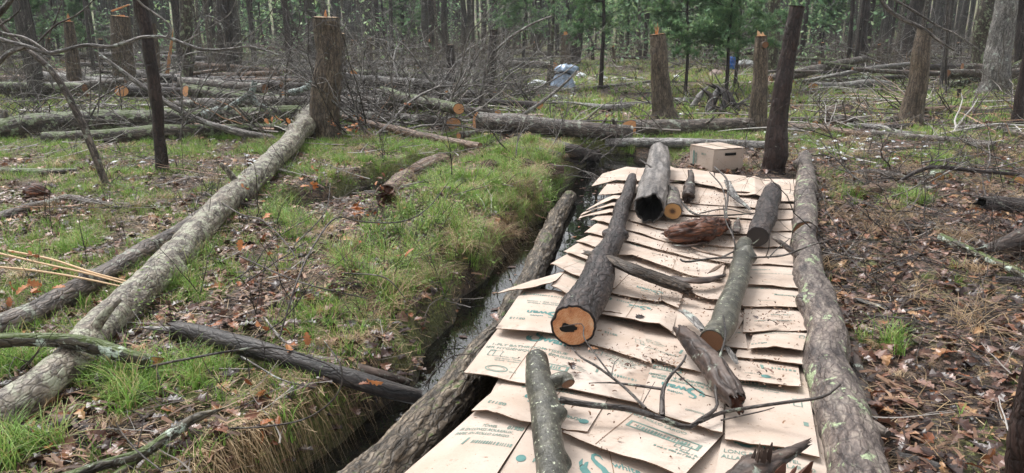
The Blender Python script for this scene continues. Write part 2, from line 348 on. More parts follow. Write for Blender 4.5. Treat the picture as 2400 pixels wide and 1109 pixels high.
gv = np.stack([GX, GY, GZ], -1).reshape(-1, 3)
wet = np.clip((-.12-GZ)/.12, 0, 1)*.85
tag(mesh_np('ground', gv, [grid_faces(len(gy), len(gx), closed=False)[:, ::1]], M_GROUND,
    attrs={'green': ('FLOAT', green(GX, GY)*.62), 'wet': ('FLOAT', wet)}), kind='structure')
wx, wy = np.meshgrid(np.linspace(-3, 2.4, 30), np.linspace(-1, 11.3, 60))
tag(mesh_np('creek_water', np.stack([wx, wy, wx*0+WATER], -1).reshape(-1, 3), [grid_faces(60, 30, closed=False)], M_WATER), kind='structure')
# ---------------------------------------------------------------- automatic "which one" wording
LM = [(-60, 'the left edge'), (375, 'the leaning post'), (763, 'the splintered stump'), (1155, 'the dark stump'),
      (1330, 'the silver tarp'), (1555, 'the forked stump'), (1780, 'the capped stump'), (1860, 'the tall post'), (2150, 'the sawn stump'), (2340, 'the pale tree')]
ORD = ['first', 'second', 'third', 'fourth', 'fifth', 'sixth', 'seventh', 'eighth', 'ninth', 'tenth', 'eleventh', 'twelfth', 'thirteenth', 'fourteenth', 'fifteenth', 'sixteenth', 'seventeenth', 'eighteenth', 'nineteenth', 'twentieth']
_q = {}
def later(o, u, prefix, noun=''): _q.setdefault(prefix, []).append((u, o))
def flush_labels():
    for pre, L in _q.items():
        L.sort(key=lambda t: t[0]); cnt = {}
        for u, o in L:
            k = max([i for i, (x, _) in enumerate(LM) if x <= u] or [0]); c = cnt.get(k, 0); cnt[k] = c+1
            o['label'] = '%s, %s right of %s' % (pre, ORD[min(c, 19)], LM[k][1])
# ---------------------------------------------------------------- logs and posts
def cap(o, V, T, mat, sign, jag=0., seed=0, name='cut_face', hollow=False):
    n = len(V); c = V.mean(0); rr = [1, .8, .55, .3, .1] if not jag else [1, .82, .6, .4, .2]
    pts = []; q = []
    r0 = np.linalg.norm(V-c, axis=1).mean(); th = np.linspace(0, 2*math.pi, n, endpoint=False)
    for k, s in enumerate(rr):
        p = c+(V-c)*s; d = 0.
        if jag and k: d = jag*r0*(vn(p*30, seed)*1.1-.5*(1-s))
        if hollow: d = -min(1, (1-s)*2.2)*r0*2.2+.2*r0*vn(p*25, seed)*(k > 0)
        pts.append(p+T*sign*np.reshape(d, (-1, 1)) if np.ndim(d) else p+T*sign*d)
        q.append(np.stack([np.cos(th)*s, np.sin(th)*s, 0*th], 1))
    pts.append(pts[-1].mean(0)[None]); q.append(np.zeros((1, 3))); m = len(rr)
    g = grid_faces(m, n); i = np.arange(n); tri = np.stack([(m-1)*n+i, (m-1)*n+(i+1) % n, np.full(n, m*n)], 1)
    return mesh_np(name, np.vstack(pts), [g, tri], mat, o, {'ring': ('FLOAT_VECTOR', np.vstack(q))}, smooth=bool(jag or hollow))
def make_log(name, label, cat, P, R, rpx, mat, a='cut', b='cut', acap=None, bcap=None, amp=.06, freq=14., lf=3., seed=0, lump=.11, group=None, flat=1., knots=0, taper=.35, stubs=0, slant=0.):
    """a / b : how the first / last end finishes : cut, jag, hollow, point"""
    rm = float(np.mean(R)); nseg = int(np.clip(2*math.pi*rpx*.43/1.7, 8, 84))
    P, R, L = resample(P, R, max(2*math.pi*rm/nseg*1.25, .006)); R = R.copy()
    for e, idx in ((a, 0), (b, -1)):
        if e == 'point':
            s = (L if idx == 0 else L[-1]-L)/(rm*6); R *= np.clip(.15+s*taper*3, 0, 1)
    if len(P) > 6 and lump > .04: wv = np.stack([L*1.7/(rm*8+.3)]*3, 1)+seed*3.7; ed = np.clip(np.minimum(L, L[-1]-L)/(rm*3), 0, 1)[:, None]; P = P+np.stack([vn(wv, 61), vn(wv, 62), .5*vn(wv, 63)], 1)*R[:, None]*.24*ed
    V, q, T = tube(P, R, nseg, amp, freq, lf, seed, lump, flat)
    rs = np.random.default_rng(seed+5)
    for k in range(knots):                              # swollen branch knots
        i = rs.integers(2, len(P)-2); j = rs.integers(0, nseg); c = V[i, j]; d = np.linalg.norm(V-c, axis=2)/(rm*.55)
        V = V+(V-P[:, None])*(.5*np.exp(-d*d))[..., None]
    for e, idx, sg, cm in ((a, 0, -1, acap), (b, -1, 1, bcap)):
        if slant and e == 'cut' and cm is C_OR:        # cut made at an angle
            tc_ = np.array([0, 0, CH])-P[idx]; tc_ /= np.linalg.norm(tc_); c = V[idx].mean(0); J = -(V[idx]-c)@tc_*slant; V[idx] = V[idx]+T[idx]*sg*J[:, None]
            k2 = 1 if idx == 0 else -2; V[k2] = V[k2]+T[idx]*sg*(J*.8)[:, None]
    for e, idx, sg in ((a, 0, -1), (b, -1, 1)):
        if e in ('jag', 'hollow'):                     # torn fibres
            th = np.linspace(0, 2*math.pi, nseg, endpoint=False); J = rm*(1.1 if e == 'jag' else .6)*vn(np.stack([np.cos(th)*3.1, np.sin(th)*3.1, th*0+seed], -1), seed)+rm*.45*vn(np.stack([np.cos(th)*11, np.sin(th)*11, th*0], -1), seed+1)
            V[idx] = V[idx]+T[idx]*(sg*J)[:, None]
            k2 = 1 if idx == 0 else -2; V[k2] = V[k2]+T[idx]*(sg*J*.5)[:, None]
    VV = V.reshape(-1, 3); qq = q.reshape(-1, 3); FF = [grid_faces(len(P), nseg)]; ends = {}
    for e, idx, key in ((a, 0, 'a'), (b, -1, 'b')):    # bark lip in to where the cut wood starts
        c = V[idx].mean(0); lip = c+(V[idx]-c)*(.9 if e != 'point' else .2); off = len(VV)
        i = np.arange(nseg); base = 0 if idx == 0 else (len(P)-1)*nseg
        FF.append(np.stack([base+i, off+i, off+(i+1) % nseg, base+(i+1) % nseg], 1))
        VV = np.vstack([VV, lip]); qq = np.vstack([qq, q[idx]*.9]); ends[key] = lip
        if e == 'point' or (e == 'cut' and (acap if key == 'a' else bcap) is None and rpx < 3):
            n0 = len(VV); VV = np.vstack([VV, lip.mean(0)]); qq = np.vstack([qq, q[idx][:1]]); FF.append(np.stack([off+i, off+(i+1) % nseg, np.full(nseg, n0)], 1))
            ends[key] = None
    base = P[np.argmin(P[:, 2])]*1.0
    o = mesh_np(name, VV-base, FF, mat, attrs={'bark': ('FLOAT_VECTOR', qq+seed*3.1)}); o.location = base
    for e, key, idx, sg, cm in ((a, 'a', 0, -1, acap), (b, 'b', -1, 1, bcap)):
        if ends[key] is not None:
            cap(o, ends[key]-base, T[idx], cm or (HOLE if e == 'hollow' else C_DK), sg, .9 if e == 'jag' else 0, seed, 'cut_face' if e == 'cut' else ('hollow_core' if e == 'hollow' else 'torn_end'), e == 'hollow')
    for k in range(stubs):
        i = rs.integers(3, max(4, len(P)-3)); d = rs.normal(size=3); d[2] = abs(d[2])*.7+.1; d -= T[i]*d.dot(T[i])*.7; d /= np.linalg.norm(d); l_ = rs.uniform(.05, .22)+rm; r_ = rm*rs.uniform(.14, .3)
        p0 = P[i]; sv2 = tube(*resample(np.array([p0, p0+d*l_*.6, p0+d*l_+rs.normal(size=3)*.02]), np.array([r_*1.3, r_, r_*.6]), l_/5)[:2], 7, .1, 12, 3, k); VV2 = sv2[0]; nn = len(VV2)
        tip = VV2[-1].mean(0); F2 = [grid_faces(nn, 7), [((nn-1)*7+j, (nn-1)*7+(j+1) % 7, nn*7) for j in range(7)]]
        mesh_np('branch_stub', np.vstack([VV2.reshape(-1, 3), tip])-base, F2, mat, o, {'bark': ('FLOAT_VECTOR', np.vstack([sv2[1].reshape(-1, 3), [[0, 0, 0]]]))})
    tag(o, label, cat, group); return o
def twigs_on(o, P, n, L, r, mat, seed, name='side_twig', nseg=4, lv=1):
    rs = np.random.default_rng(seed); P = np.array(P); out = []
    for k in range(n):
        t = rs.uniform(.1, .95)*(len(P)-1); i = min(int(t), len(P)-2); p = P[i]*(1-t+i)+P[i+1]*(t-i)
        d = rs.normal(size=3); d[2] = abs(d[2])*.8; d /= np.linalg.norm(d); out += branchy(p, d, L*rs.uniform(.5, 1.2), r*rs.uniform(.6, 1.1), lv, 3, rs)
    V, F_, q = multi_tube(out, nseg); c = mesh_np(name, V-np.array(o.location), [F_], mat, o, {'bark': ('FLOAT_VECTOR', q)}); return c
def branchy(p, d, L, r, lv, nb, rs, wander=.22, droop=0.):
    n = 7; pts = [np.array(p, float)]; d = np.array(d, float); d /= np.linalg.norm(d); dirs = [d]
    for k in range(n):
        d = d+rs.normal(size=3)*wander; d[2] -= droop; d /= np.linalg.norm(d); pts.append(pts[-1]+d*L/n); dirs.append(d)
    R = np.linspace(r, r*.3, n+1); out = [(np.array(pts), R)]
    if lv > 0:
        for j in range(nb):
            i = rs.integers(1, n); dd = dirs[i]+rs.normal(size=3)*.75; out += branchy(pts[i], dd, L*rs.uniform(.35, .65), R[i]*.65, lv-1, max(2, nb-1), rs, wander, droop)
    return out
def LOG(label, pts, mat, a='cut', b='cut', name='fallen_log', cat='log', group=None, k=.75, absz=None, **kw):
    """pts : (u, v, radius px[, lift]) ; rests on the terrain, or on height absz"""
    P = []; R = []
    for p in pts:
        u, v, r = p[:3]; lift = p[3] if len(p) > 3 else 0.
        if absz is not None:
            q, t = atz(u, v, absz+lift); rr = r*t/F; q, t = atz(u, v, absz+lift+rr*.9)
        else: q, t = ong(u, v, k, r, lift)
        P.append(q); R.append(r*t/F)
    return make_log(name, label, cat, P, R, max(p[2] for p in pts), mat, a, b, group=group, **kw), P, R
def STAND(label, base, top, rb, rt, mat, name='tree_stump', cat='tree stump', b='cut', mids=(), tall=0., dy=0., flare=1.5, sink=.12, **kw):
    q0, t0 = ong(*base); y0 = q0[1]; q0 = q0-np.array([0, 0, sink]); R = [rb*t0/F*flare, rb*t0/F]; P = [q0]
    pts = list(mids)+[top+(rt,)]; q1, t1 = aty(pts[0][0], pts[0][1], y0)
    P.append(q0+(q1-q0)*min(.35, .35/max(.3, np.linalg.norm(q1-q0)))); 
    for i, (u, v, r) in enumerate(pts):
        q, t = aty(u, v, y0+dy*(i+1)/len(pts)); P.append(q); R.append(r*t/F)
    if tall:
        d = (P[-1]-P[1])/np.linalg.norm(P[-1]-P[1]); n0 = P[-1]
        for s in (.35, .7, 1.): P.append(n0+(d*(1-s*.3)+np.array([0, 0, s*.3]))*tall*s); R.append(R[2]*(1-.75*s))
    o = make_log(name, label, cat, P, R, max(rb, rt), mat, 'cut', b, **kw)
    return o, P, R
def splinter(o, p, h, wd, mat, n=4, seed=0, name='splinter', lean=(0, 0)):
    """upright shards of torn wood"""
    rs = np.random.default_rng(seed); VV = []; FF = []; Q = []
    for k in range(n):
        c = np.array(p)+np.array([rs.uniform(-wd, wd), rs.uniform(-wd, wd)*.6, -.02]); hh = h*rs.uniform(.45, 1); a = rs.uniform(0, 3.1); ww = wd*rs.uniform(.25, .55); d = ww*.35
        u = np.array([math.cos(a), math.sin(a), 0]); w_ = np.array([-math.sin(a), math.cos(a), 0]); tip = c+np.array([lean[0]*hh+rs.normal()*.1*hh, lean[1]*hh, hh])
        off = len(VV)*1
        b4 = [c+u*ww+w_*d, c-u*ww+w_*d, c-u*ww-w_*d, c+u*ww-w_*d]; m4 = [c+(q-c)*.75+(tip-c)*.6+u*rs.normal()*.1*ww for q in b4]; t2 = [tip+u*ww*.2, tip-u*ww*.15]
        VV += b4+m4+t2; FF += [(off+i, off+(i+1) % 4, off+4+(i+1) % 4, off+4+i) for i in range(4)]; FF += [(off+4, off+5, off+9, off+8), (off+6, off+7, off+8, off+9), (off+5, off+6, off+9, off+9), (off+7, off+4, off+8, off+8)]
    VV = np.array(VV); F4 = [f for f in FF if len(set(f)) == 4]; F3 = [f[:3] for f in FF if len(set(f)) == 3]
    base = np.array(o.location)
    return mesh_np(name, VV-base, [F4, F3], mat, o, {'ring': ('FLOAT_VECTOR', (VV-base)*np.array([6, 6, 1.2]))}, smooth=False)
# ---------------------------------------------------------------- cardboard walkway
ZP = .07
_txt = {}
def text_mesh(s, bold):
    if (s, bold) in _txt: return _txt[(s, bold)]
    c = bpy.data.curves.new('t', 'FONT'); c.body = s; c.size = 1; c.offset = .035 if bold else .012; c.resolution_u = 3; c.align_x = 'CENTER'
    o = bpy.data.objects.new('t', c); COL.objects.link(o); bpy.context.view_layer.update()
    me = o.evaluated_get(bpy.context.evaluated_depsgraph_get()).to_mesh()
    v = np.array([x.co[:2] for x in me.vertices]); f = [tuple(p.vertices) for p in me.polygons]
    bpy.data.objects.remove(o); bpy.data.curves.remove(c); _txt[(s, bold)] = (v, f); return v, f
def ribbon(pts, ws):
    pts = np.array(pts, float); T = np.gradient(pts, axis=0); T /= np.linalg.norm(T, axis=1)[:, None]; N = np.stack([-T[:, 1], T[:, 0]], 1); ws = np.array(ws)[:, None]
    v = np.vstack([pts+N*ws, pts-N*ws]); n = len(pts); return v, [(i, i+1, n+i+1, n+i) for i in range(n-1)]
def rect(x0, y0, x1, y1): return np.array([(x0, y0), (x1, y0), (x1, y1), (x0, y1)], float), [(0, 1, 2, 3)]
def barcode(wd, h, seed=0):
    out = []; t = .012
    out += [rect(0, 0, wd, t*.7), rect(0, h-t*.7, wd, h), rect(0, 0, t, h), rect(wd-t, 0, wd, h)]
    rs = random.Random(seed); x = .04
    while x < wd-.04:
        a = rs.choice([.004, .006, .010]); out.append(rect(x, .015, x+a, h-.015)); x += a+rs.choice([.005, .006, .009])
    return out
def swan(sc):                                           # bird-shaped capital plus the rest of the word
    s = []
    th = np.linspace(0, 1, 16)
    S_ = np.array([(.98, 1.42), (.86, 1.62), (.62, 1.66), (.45, 1.5), (.45, 1.25), (.65, 1.02), (.95, .8), (1.08, .5), (.98, .18), (.7, -.02), (.38, -.06), (.1, .05)])
    s.append(ribbon(S_*sc, np.array([.03, .05, .07, .09, .12, .15, .17, .19, .19, .17, .12, .02])*sc))
    W = np.array([(.1, .05), (-.1, .35), (-.2, .75), (-.1, 1.05)]); s.append(ribbon(W*sc, np.array([.1, .14, .1, .01])*sc))
    W = np.array([(.3, .0), (.12, .28), (.0, .55), (.12, .85), (.2, .95)]); s.append(ribbon(W*sc, np.array([.14, .17, .13, .07, .01])*sc))
    v, f = text_mesh('wan', True); s.append(((v*1.35+np.array([2.35, 0]))*sc, f))
    v, f = text_mesh('white', False); s.append(((v*.62+np.array([2.15, 1.15]))*sc, f)); return s
def rollicon(sc):
    o = []; t = .02*sc*2
    for x0, x1, y0, y1 in ((0, .45, 0, 1), (.45, 1.1, -.05, .9)):
        o += [ribbon(np.array([(x0, y0), (x1, y0), (x1, y1), (x0, y1), (x0, y0)])*sc, [t]*5)]
    o.append(ribbon([(.1*sc+.18*sc*math.cos(a)*.9+.15*sc, sc*.9+.1*sc*math.sin(a)) for a in np.linspace(0, 6.28, 12)], [t]*12)); return o
def badge(sc): return [rect(0, 0, sc, .18*sc), rect(0, .18*sc, .25*sc, .62*sc), rect(.72*sc, .18*sc, sc, .62*sc), rect(0, .62*sc, sc, sc), rect(.35*sc, .3*sc, .6*sc, .5*sc)]
def oval(sc): return [ribbon([(sc*math.cos(a), .5*sc*math.sin(a)) for a in np.linspace(0, 6.29, 24)], [sc*.06]*24), ribbon([(sc*.75*math.cos(a), .33*sc*math.sin(a)) for a in np.linspace(0, 6.29, 24)], [sc*.02]*24)]+[(text_mesh('RECYCLE', True)[0]*sc*.26+np.array([0, -.08*sc]), text_mesh('RECYCLE', True)[1])][:0]
def disc(sc): return [(np.array([(0, 0)]+[(sc*math.cos(a), sc*math.sin(a)) for a in np.linspace(0, 6.28, 20)[:-1]]), [(0, i, i % 19+1) for i in range(1, 20)])]
SHEETN = [0]
def sheet(label, front, back, prints=(), lf=.035, lb=.004, base=ZP, under=.10, group='cardboard sheets laid as a shingled walkway', sag=.003, torn=0.):
    """front / back : pixel polylines left to right, points (u, v[, dz])"""
    sd_ = SHEETN[0]; SHEETN[0] += 1
    def line(pl, z):
        P = [atz(p[0], p[1], base+z+(p[2] if len(p) > 2 else 0))[0] for p in pl]; P = np.array(P)
        L = np.concatenate([[0], np.cumsum(np.linalg.norm(np.diff(P, axis=0), axis=1))]); return P, L/L[-1], L[-1]
    lf = lf*.72 if lf > 0 else lf
    A, la, WA = line(front, lf); B, lb_, WB = line(back, lb)
    n = max(6, int(WA/.035)); s = np.linspace(0, 1, n); s = np.unique(np.concatenate([s, la, lb_])); n = len(s)
    fa = np.stack([np.interp(s, la, A[:, k]) for k in range(3)], 1); fb = np.stack([np.interp(s, lb_, B[:, k]) for k in range(3)], 1)
    D = np.linalg.norm(fb-fa, axis=1).mean(); m = max(5, int(D/.04)); b = np.linspace(0, 1+under/D, m)
    G = fa[None]*(1-b[:, None, None])+fb[None]*b[:, None, None]
    nz = vn(np.stack([G[..., 0]*3.5, G[..., 1]*3.5, G[..., 2]*0+sd_*5], -1), 40); G[..., 2] += sag*nz-np.clip(b-1, 0, 9)[:, None]*.03
    G[..., 2] += .005*np.exp(-(b/.12)**2)[:, None]*vn(np.stack([s*6+sd_*3.3, s*0, s*0], -1), 44)[None]
    if torn:
        d = torn*vn(np.stack([s*30, s*0, s*0+sd_], -1), 41)+torn*.6*vn(np.stack([s*90, s*0, s*0], -1), 42); G[0] += (fa-fb)/D*d[:, None]
    lf_ = lf
    c = G[0, 0].copy(); top = G.reshape(-1, 3); bot = top-np.array([0, 0, .005]); N = n*m
    f = grid_faces(m, n, closed=False); rim = list(range(n))+[n*k+n-1 for k in range(1, m)]+[n*(m-1)+k for k in range(n-2, -1, -1)]+[n*k for k in range(m-2, 0, -1)]
    rim = np.array(rim); r2 = np.roll(rim, -1)
    o = mesh_np('cardboard_sheet', np.vstack([top, bot])-c, [f, f[:, ::-1]+N], M_CARD, smooth=True); o.location = c
    e = mesh_np('corrugated_edge', np.vstack([top[rim]+np.array([0, 0, -.0004]), bot[rim]])-c, [np.stack([np.arange(len(rim)), (np.arange(len(rim))+1) % len(rim), (np.arange(len(rim))+1) % len(rim)+len(rim), np.arange(len(rim))+len(rim)], 1)], M_EDGE, o, smooth=False)
    tag(o, label, 'cardboard', group)
    W = WA
    if WA > .45 and lf > 0:
        rr_ = random.Random(sd_); prints = list(prints)+[('@seam', rr_.choice([.3, .42, .58, .7]), 0, D, 0)]
    for (kind, a0, b0, size, flip) in prints:           # a0 b0 anchor, size in metres
        bold = kind.startswith('*'); ink = M_INK
        if kind == '@swan': items = swan(size); ink = M_TEAL
        elif kind == '@bar': items = barcode(size, .055)
        elif kind == '@roll': items = rollicon(size)
        elif kind == '@badge': items = badge(size)
        elif kind == '@oval': items = oval(size)
        elif kind == '@disc': items = disc(size); ink = M_TEAL
        elif kind == '@seam': items = [(np.array([(x_, y_) for y_ in np.linspace(.02*D, .98*D+under*.5, 9) for x_ in (-.0016, .0016)]), [(2*j, 2*j+1, 2*j+3, 2*j+2) for j in range(8)])]; ink = M_EDGE
        elif kind == '@line': items = [rect(0, 0, size, .003)]
        else:
            items = []
            for li, line_ in enumerate(kind.lstrip('*').split('\n')):
                v, ff = text_mesh(line_, bold); items.append((v*size+np.array([0, -li*size*1.15]), ff))
        sg = -1 if flip else 1; g = [[], {}, 0]; nm = {'@swan': 'printed_logo', '@bar': 'printed_barcode', '@roll': 'printed_drawing', '@badge': 'printed_badge', '@oval': 'printed_seal', '@disc': 'printed_emblem', '@line': 'printed_line', '@seam': 'fold_seam'}.get(kind, 'printed_lettering')
        for v, ff in items:
            aa = a0+sg*v[:, 0]/W; bb = b0+sg*v[:, 1]/D
            if not len(v): continue
            ok = (aa > .01) & (aa < .99) & (bb > .01) & (bb < 1+under/D*.9)
            ia = np.clip(np.interp(np.clip(aa, 0, 1), s, np.arange(n)), 0, n-1.001); ib = np.clip(bb/(b[1]-b[0]), 0, m-1.001)
            i0, j0 = ia.astype(int), ib.astype(int); fx, fy = (ia-i0)[:, None], (ib-j0)[:, None]
            p = G[j0, i0]*(1-fx)*(1-fy)+G[j0, i0+1]*fx*(1-fy)+G[j0+1, i0]*(1-fx)*fy+G[j0+1, i0+1]*fx*fy+np.array([0, 0, .0016])
            for t in ff:
                if all(ok[k] for k in t): g[1].setdefault(len(t), []).append([k+g[2] for k in t])
            g[0].append(p-c); g[2] += len(p)
        if g[1]: mesh_np(nm, np.vstack(g[0]), list(g[1].values()), ink, o, smooth=False)
    return o
T1 = '1-PLY BATHROOM TISSUE\nPAPIER HYGIÉNIQUE À 1 ÉPAISSEUR'; T3 = '1-PLY BATHROOM TISSUE\nPAPIER HYGIÉNIQUE\nÀ 1 ÉPAISSEUR\nPAPEL DE BAÑO\nDE 1 CAPA'
sm = 'White / Blanc\n1000 Sheets / Feuilles\n48 Rolls / Rouleaux'
sheet('bottom-layer cardboard glimpsed between the nearer sheets', [(1010,1180),(1500,1200),(1985,1200)], [(1260,720),(1500,720),(1888,720)], [], lf=-.012, lb=-.02, under=.02, sag=0)
sheet('bottom-layer cardboard glimpsed between the farther sheets', [(1300,724),(1500,724),(1886,724)], [(1440,440),(1600,425),(1864,430)], [], lf=-.012, lb=-.02, under=.02, sag=0)
# bottom rows first (nearest), each farther row lies over the back edge of the nearer one
sheet('nearest left cardboard sheet, arched and printed with a towel barcode and 01950', [(900,1150,-.10),(985,1120,-.02),(1060,1125),(1145,1140)], [(1112,965),(1165,974),(1246,985)],
      [('TOWEL\nIR EN LONGS ROULEAUX\nPAPEL EN ROLLO LARGO', .48, .80, .028, 0), ('*01950', .86, .80, .04, 0), ('@bar', .38, .50, .30, 0)], lf=.03)
sheet('cardboard sheet under the spotted sapling log, with roll drawing and green badge', [(1130,1170),(1300,1190)], [(1250,985),(1325,1005),(1345,1010)],
      [('@badge', .34, .72, .06, 0), ('@disc', .2, .50, .022, 0), ('*Kruger', .62, .48, .035, 0), ('@roll', .20, .16, .06, 0), ('*6 Rolls / Rollos', .62, .17, .03, 0), ('8 po x 600 pi / 20.3 cm x 182.8 m', .66, .10, .018, 0), ('White', .6, .92, .014, 0)], lf=.02)
sheet('large bottom cardboard sheet with the big teal swan emblem', [(1290,1190),(1700,1230)], [(1322,1008),(1410,1048),(1560,1102),(1600,1116)], [('@swan', .20, .44, .085, 0)], lf=.012)
sheet('bottom right cardboard sheet printed long roll towel, beside the big right log', [(1660,1190),(1990,1230)], [(1693,1022),(1810,1042),(1925,1066)],
      [('@swan', .14, .92, .082, 0), ('LONG ROLL TOWEL\nTOALLA DE ROLLO LARGO', .40, .76, .034, 0), ('@bar', .62, .20, .3, 0), ('@oval', .1, .2, .06, 0)], lf=.02)
sheet('cardboard sheet with long-roll barcode, its stacked lower edge lifted over the swan emblem', [(1318,1013),(1410,1048,.01),(1535,1090,.01),(1600,1116,.01)], [(1425,934),(1500,948),(1600,992),(1693,1020)],
      [('EN LONGS ROULEAUX\nPAPEL EN ROLLO LARGO', .46, .84, .028, 0), ('@bar', .34, .52, .30, 0), ('@roll', .78, .46, .05, 0), ('*6 Rolls / Rollos\n8 po x 600 pi / 20.3 cm x 182.8 m', .93, .4, .02, 0)], lf=.05)
sheet('left cardboard sheet with torn front edge, number 05113 printed upside down', [(1108,957,-.02),(1150,963),(1245,986),(1376,1012)], [(1185,893,-.02),(1235,902),(1330,912),(1427,931)],
      [('*05113', .16, .30, .038, 1), ('*1-PLY BATHROOM TISSUE\nPAPEL DE BAÑO DE 1 CAPA', .48, .92, .022, 1), ('@swan', .67, .66, .05, 1), ('@disc', .93, .22, .02, 1), ('*Kruger', .80, .28, .035, 1)], lf=.06, torn=.014, under=.12)
sheet('right cardboard sheet with a green badge at its corner, above the bottom one', [(1699,1027),(1860,1054),(1921,1071)], [(1700,888),(1752,893),(1895,915)],
      [('@badge', .88, .36, .075, 0), ('@roll', .80, .68, .07, 0), (sm, .5, .88, .018, 1), ('*05113', .12, .64, .03, 1), ('@bar', .02, .93, .16, 0)], lf=.045)
sheet('middle cardboard sheet with upside-down teal swan emblem, behind the forked bare branch', [(1497,951),(1600,990,.012),(1693,1014,.02)], [(1523,855),(1642,873),(1700,893)],
      [('@swan', .72, .62, .055, 1), ('*1-PLY BATHROOM TISSUE\nPAPIER HYGIÉNIQUE À 1 ÉPAISSEUR', .50, .72, .028, 1), ('@bar', .05, .90, .14, 0), ('DIOSSINI.YC', .72, .2, .02, 0), ('@line', .6, .35, .15, 0)], lf=.035)
sheet('wide left cardboard sheet reading 1-ply bathroom tissue with teal swan, jutting over the creek log', [(1087,874,-.05),(1140,881,-.03),(1235,897),(1317,906),(1500,946)], [(1168,768,-.03),(1300,778),(1377,803),(1527,852)],
      [('@swan', .235, .77, .062, 0), (T1, .28, .60, .036, 0), ('@roll', .06, .38, .065, 0), (sm, .21, .36, .018, 0), ('@oval', .18, .14, .06, 0), ('03/29', .29, .11, .016, 0), ('@bar', .40, .28, .15, 0),
       ('@roll', .63, .80, .06, 0), (T3, .84, .86, .02, 0), ('@bar', .72, .42, .24, 0), (sm, .60, .42, .014, 0)], lf=.045)
sheet('left cardboard sheet with upside-down swan and 05113, under the thick sawn log end', [(1162,771,-.03),(1225,776),(1300,778),(1377,790)], [(1222,684,-.02),(1290,690),(1343,698),(1420,716)],
      [('@bar', .04, .90, .30, 0), ('*05113', .17, .30, .04, 1), ('@swan', .60, .50, .055, 1), ('1-PLY BATHROOM TISSUE\nPAPEL DE BAÑO DE 1 CAPA', .48, .72, .028, 1)], lf=.06)
sheet('cardboard sheet just right of the thick sawn log end, small upside-down print', [(1372,801),(1460,828),(1528,851)], [(1405,738),(1440,748),(1507,770)],
      [('*05113', .34, .5, .035, 1), (T3, .5, .92, .02, 1), ('@roll', .94, .55, .05, 1)], lf=.045)
sheet('speckled cardboard sheet left of the split rotten log', [(1480,822),(1540,844),(1600,862),(1645,873)], [(1507,770),(1560,785),(1600,800),(1690,818)], [('@bar', .60, .45, .2, 0), (sm, .2, .6, .016, 0), ('PAPIER HYGIÉNIQUE', .4, .3, .018, 0)], lf=.04)
sheet('right cardboard sheet with small barcode, beside the broken end of the split rotten log', [(1720,887),(1750,891),(1877,907)], [(1690,843),(1725,838),(1871,856)], [('@bar', .50, .60, .24, 0), ('@disc', .52, .25, .02, 0), ('5 CM x 600', .35, .3, .014, 0)], lf=.05)
sheet('narrow right cardboard strip under the arched sheet', [(1722,835),(1800,842),(1883,855)], [(1735,805),(1800,812),(1881,820)], [], lf=.035)
sheet('small cardboard sheet with green badge under the sawn end of the bent log', [(1660,800),(1713,814),(1752,818)], [(1650,770),(1697,764),(1745,768)], [('@badge', .72, .62, .055, 0)], lf=.03)
sheet('arched right cardboard sheet numbered 05113, raised off the strip below', [(1755,817),(1815,812,.018),(1850,815,.016),(1881,822)], [(1765,783),(1820,777,.01),(1892,779)], [(sm, .45, .86, .018, 1), ('*05113', .16, .32, .03, 1), ('@roll', .88, .6, .05, 0), ('@line', .2, .62, .3, 0)], lf=.06)
sheet('dirty right cardboard sheet with old leaves on it', [(1741,779),(1815,775),(1891,775)], [(1745,722),(1800,722),(1888,725)], [('PAPIER HYGIÉNIQUE À 1', .5, .4, .02, 0), ('*White / Blanc', .6, .66, .02, 0)], lf=.03)
sheet('cardboard sheet under the lower half of the bent grey log', [(1570,777),(1600,795),(1650,812),(1700,822)], [(1588,722),(1640,735),(1690,745),(1745,745)], [('@line', .3, .5, .2, 0)], lf=.025)
sheet('raised middle cardboard sheet bent over a gap, with a faint swan emblem', [(1395,735),(1500,752,.03),(1545,757,.035),(1575,778,0)], [(1432,686),(1480,699),(1545,708),(1590,722)], [('@swan', .62, .66, .045, 1), (T1, .45, .8, .02, 1)], lf=.05)
sheet('small cardboard piece with barcode right of the dark sawn log', [(1408,726),(1440,731),(1464,737)], [(1425,688),(1450,692),(1482,700)], [('@bar', .15, .6, .18, 0)], lf=.07)
sheet('long cardboard flap sticking out left over the creek like a pointed wing', [(1165,687,-.05),(1225,676,-.02),(1291,664),(1303,657)], [(1185,679,-.05),(1240,660,-.02),(1300,643),(1326,634)], [('@line', .3, .5, .2, 0)], lf=.07, under=.02)
sheet('cardboard sheet with open torn end beside the pointed flap', [(1291,667),(1343,697),(1400,712)], [(1326,635),(1378,656),(1432,673)], [(T3, .3, .75, .018, 1), ('@line', .2, .2, .1, 0)], lf=.055)
sheet('sawdust-covered cardboard sheet with swan emblem below the dark plank', [(1425,684),(1480,696),(1540,706),(1552,703),(1590,722)], [(1450,645),(1500,662),(1560,680),(1600,690)], [('@swan', .7, .7, .05, 1)], lf=.045)
sheet('right cardboard sheet with tissue print and a sheet joint, beside the mid right log', [(1742,717),(1800,717),(1887,722)], [(1748,668),(1780,669),(1880,676)], [('*Bathroom', .72, .55, .035, 0), ('TISSUE ● A', .2, .82, .028, 0), ('@line', .2, .25, .12, 0)], lf=.035)
sheet('right cardboard sheet printed bathroom tissue in a single line', [(1745,667),(1810,670),(1878,676)], [(1760,622),(1810,621),(1868,623)], [('*Bathroom t', .22, .72, .03, 0), ('PAPIER HYGIÉNIQUE À 1 ÉPAISSEUR', .5, .55, .02, 0), ('White', .4, .12, .018, 0)], lf=.035)
sheet('middle cardboard sheet beneath the right end of the grey bark slab', [(1590,680),(1648,697),(1696,706),(1745,716)], [(1600,642),(1660,655),(1710,664),(1755,668)], [('@line', .3, .5, .1, 0), ('PAPEL', .7, .5, .02, 0)], lf=.03)
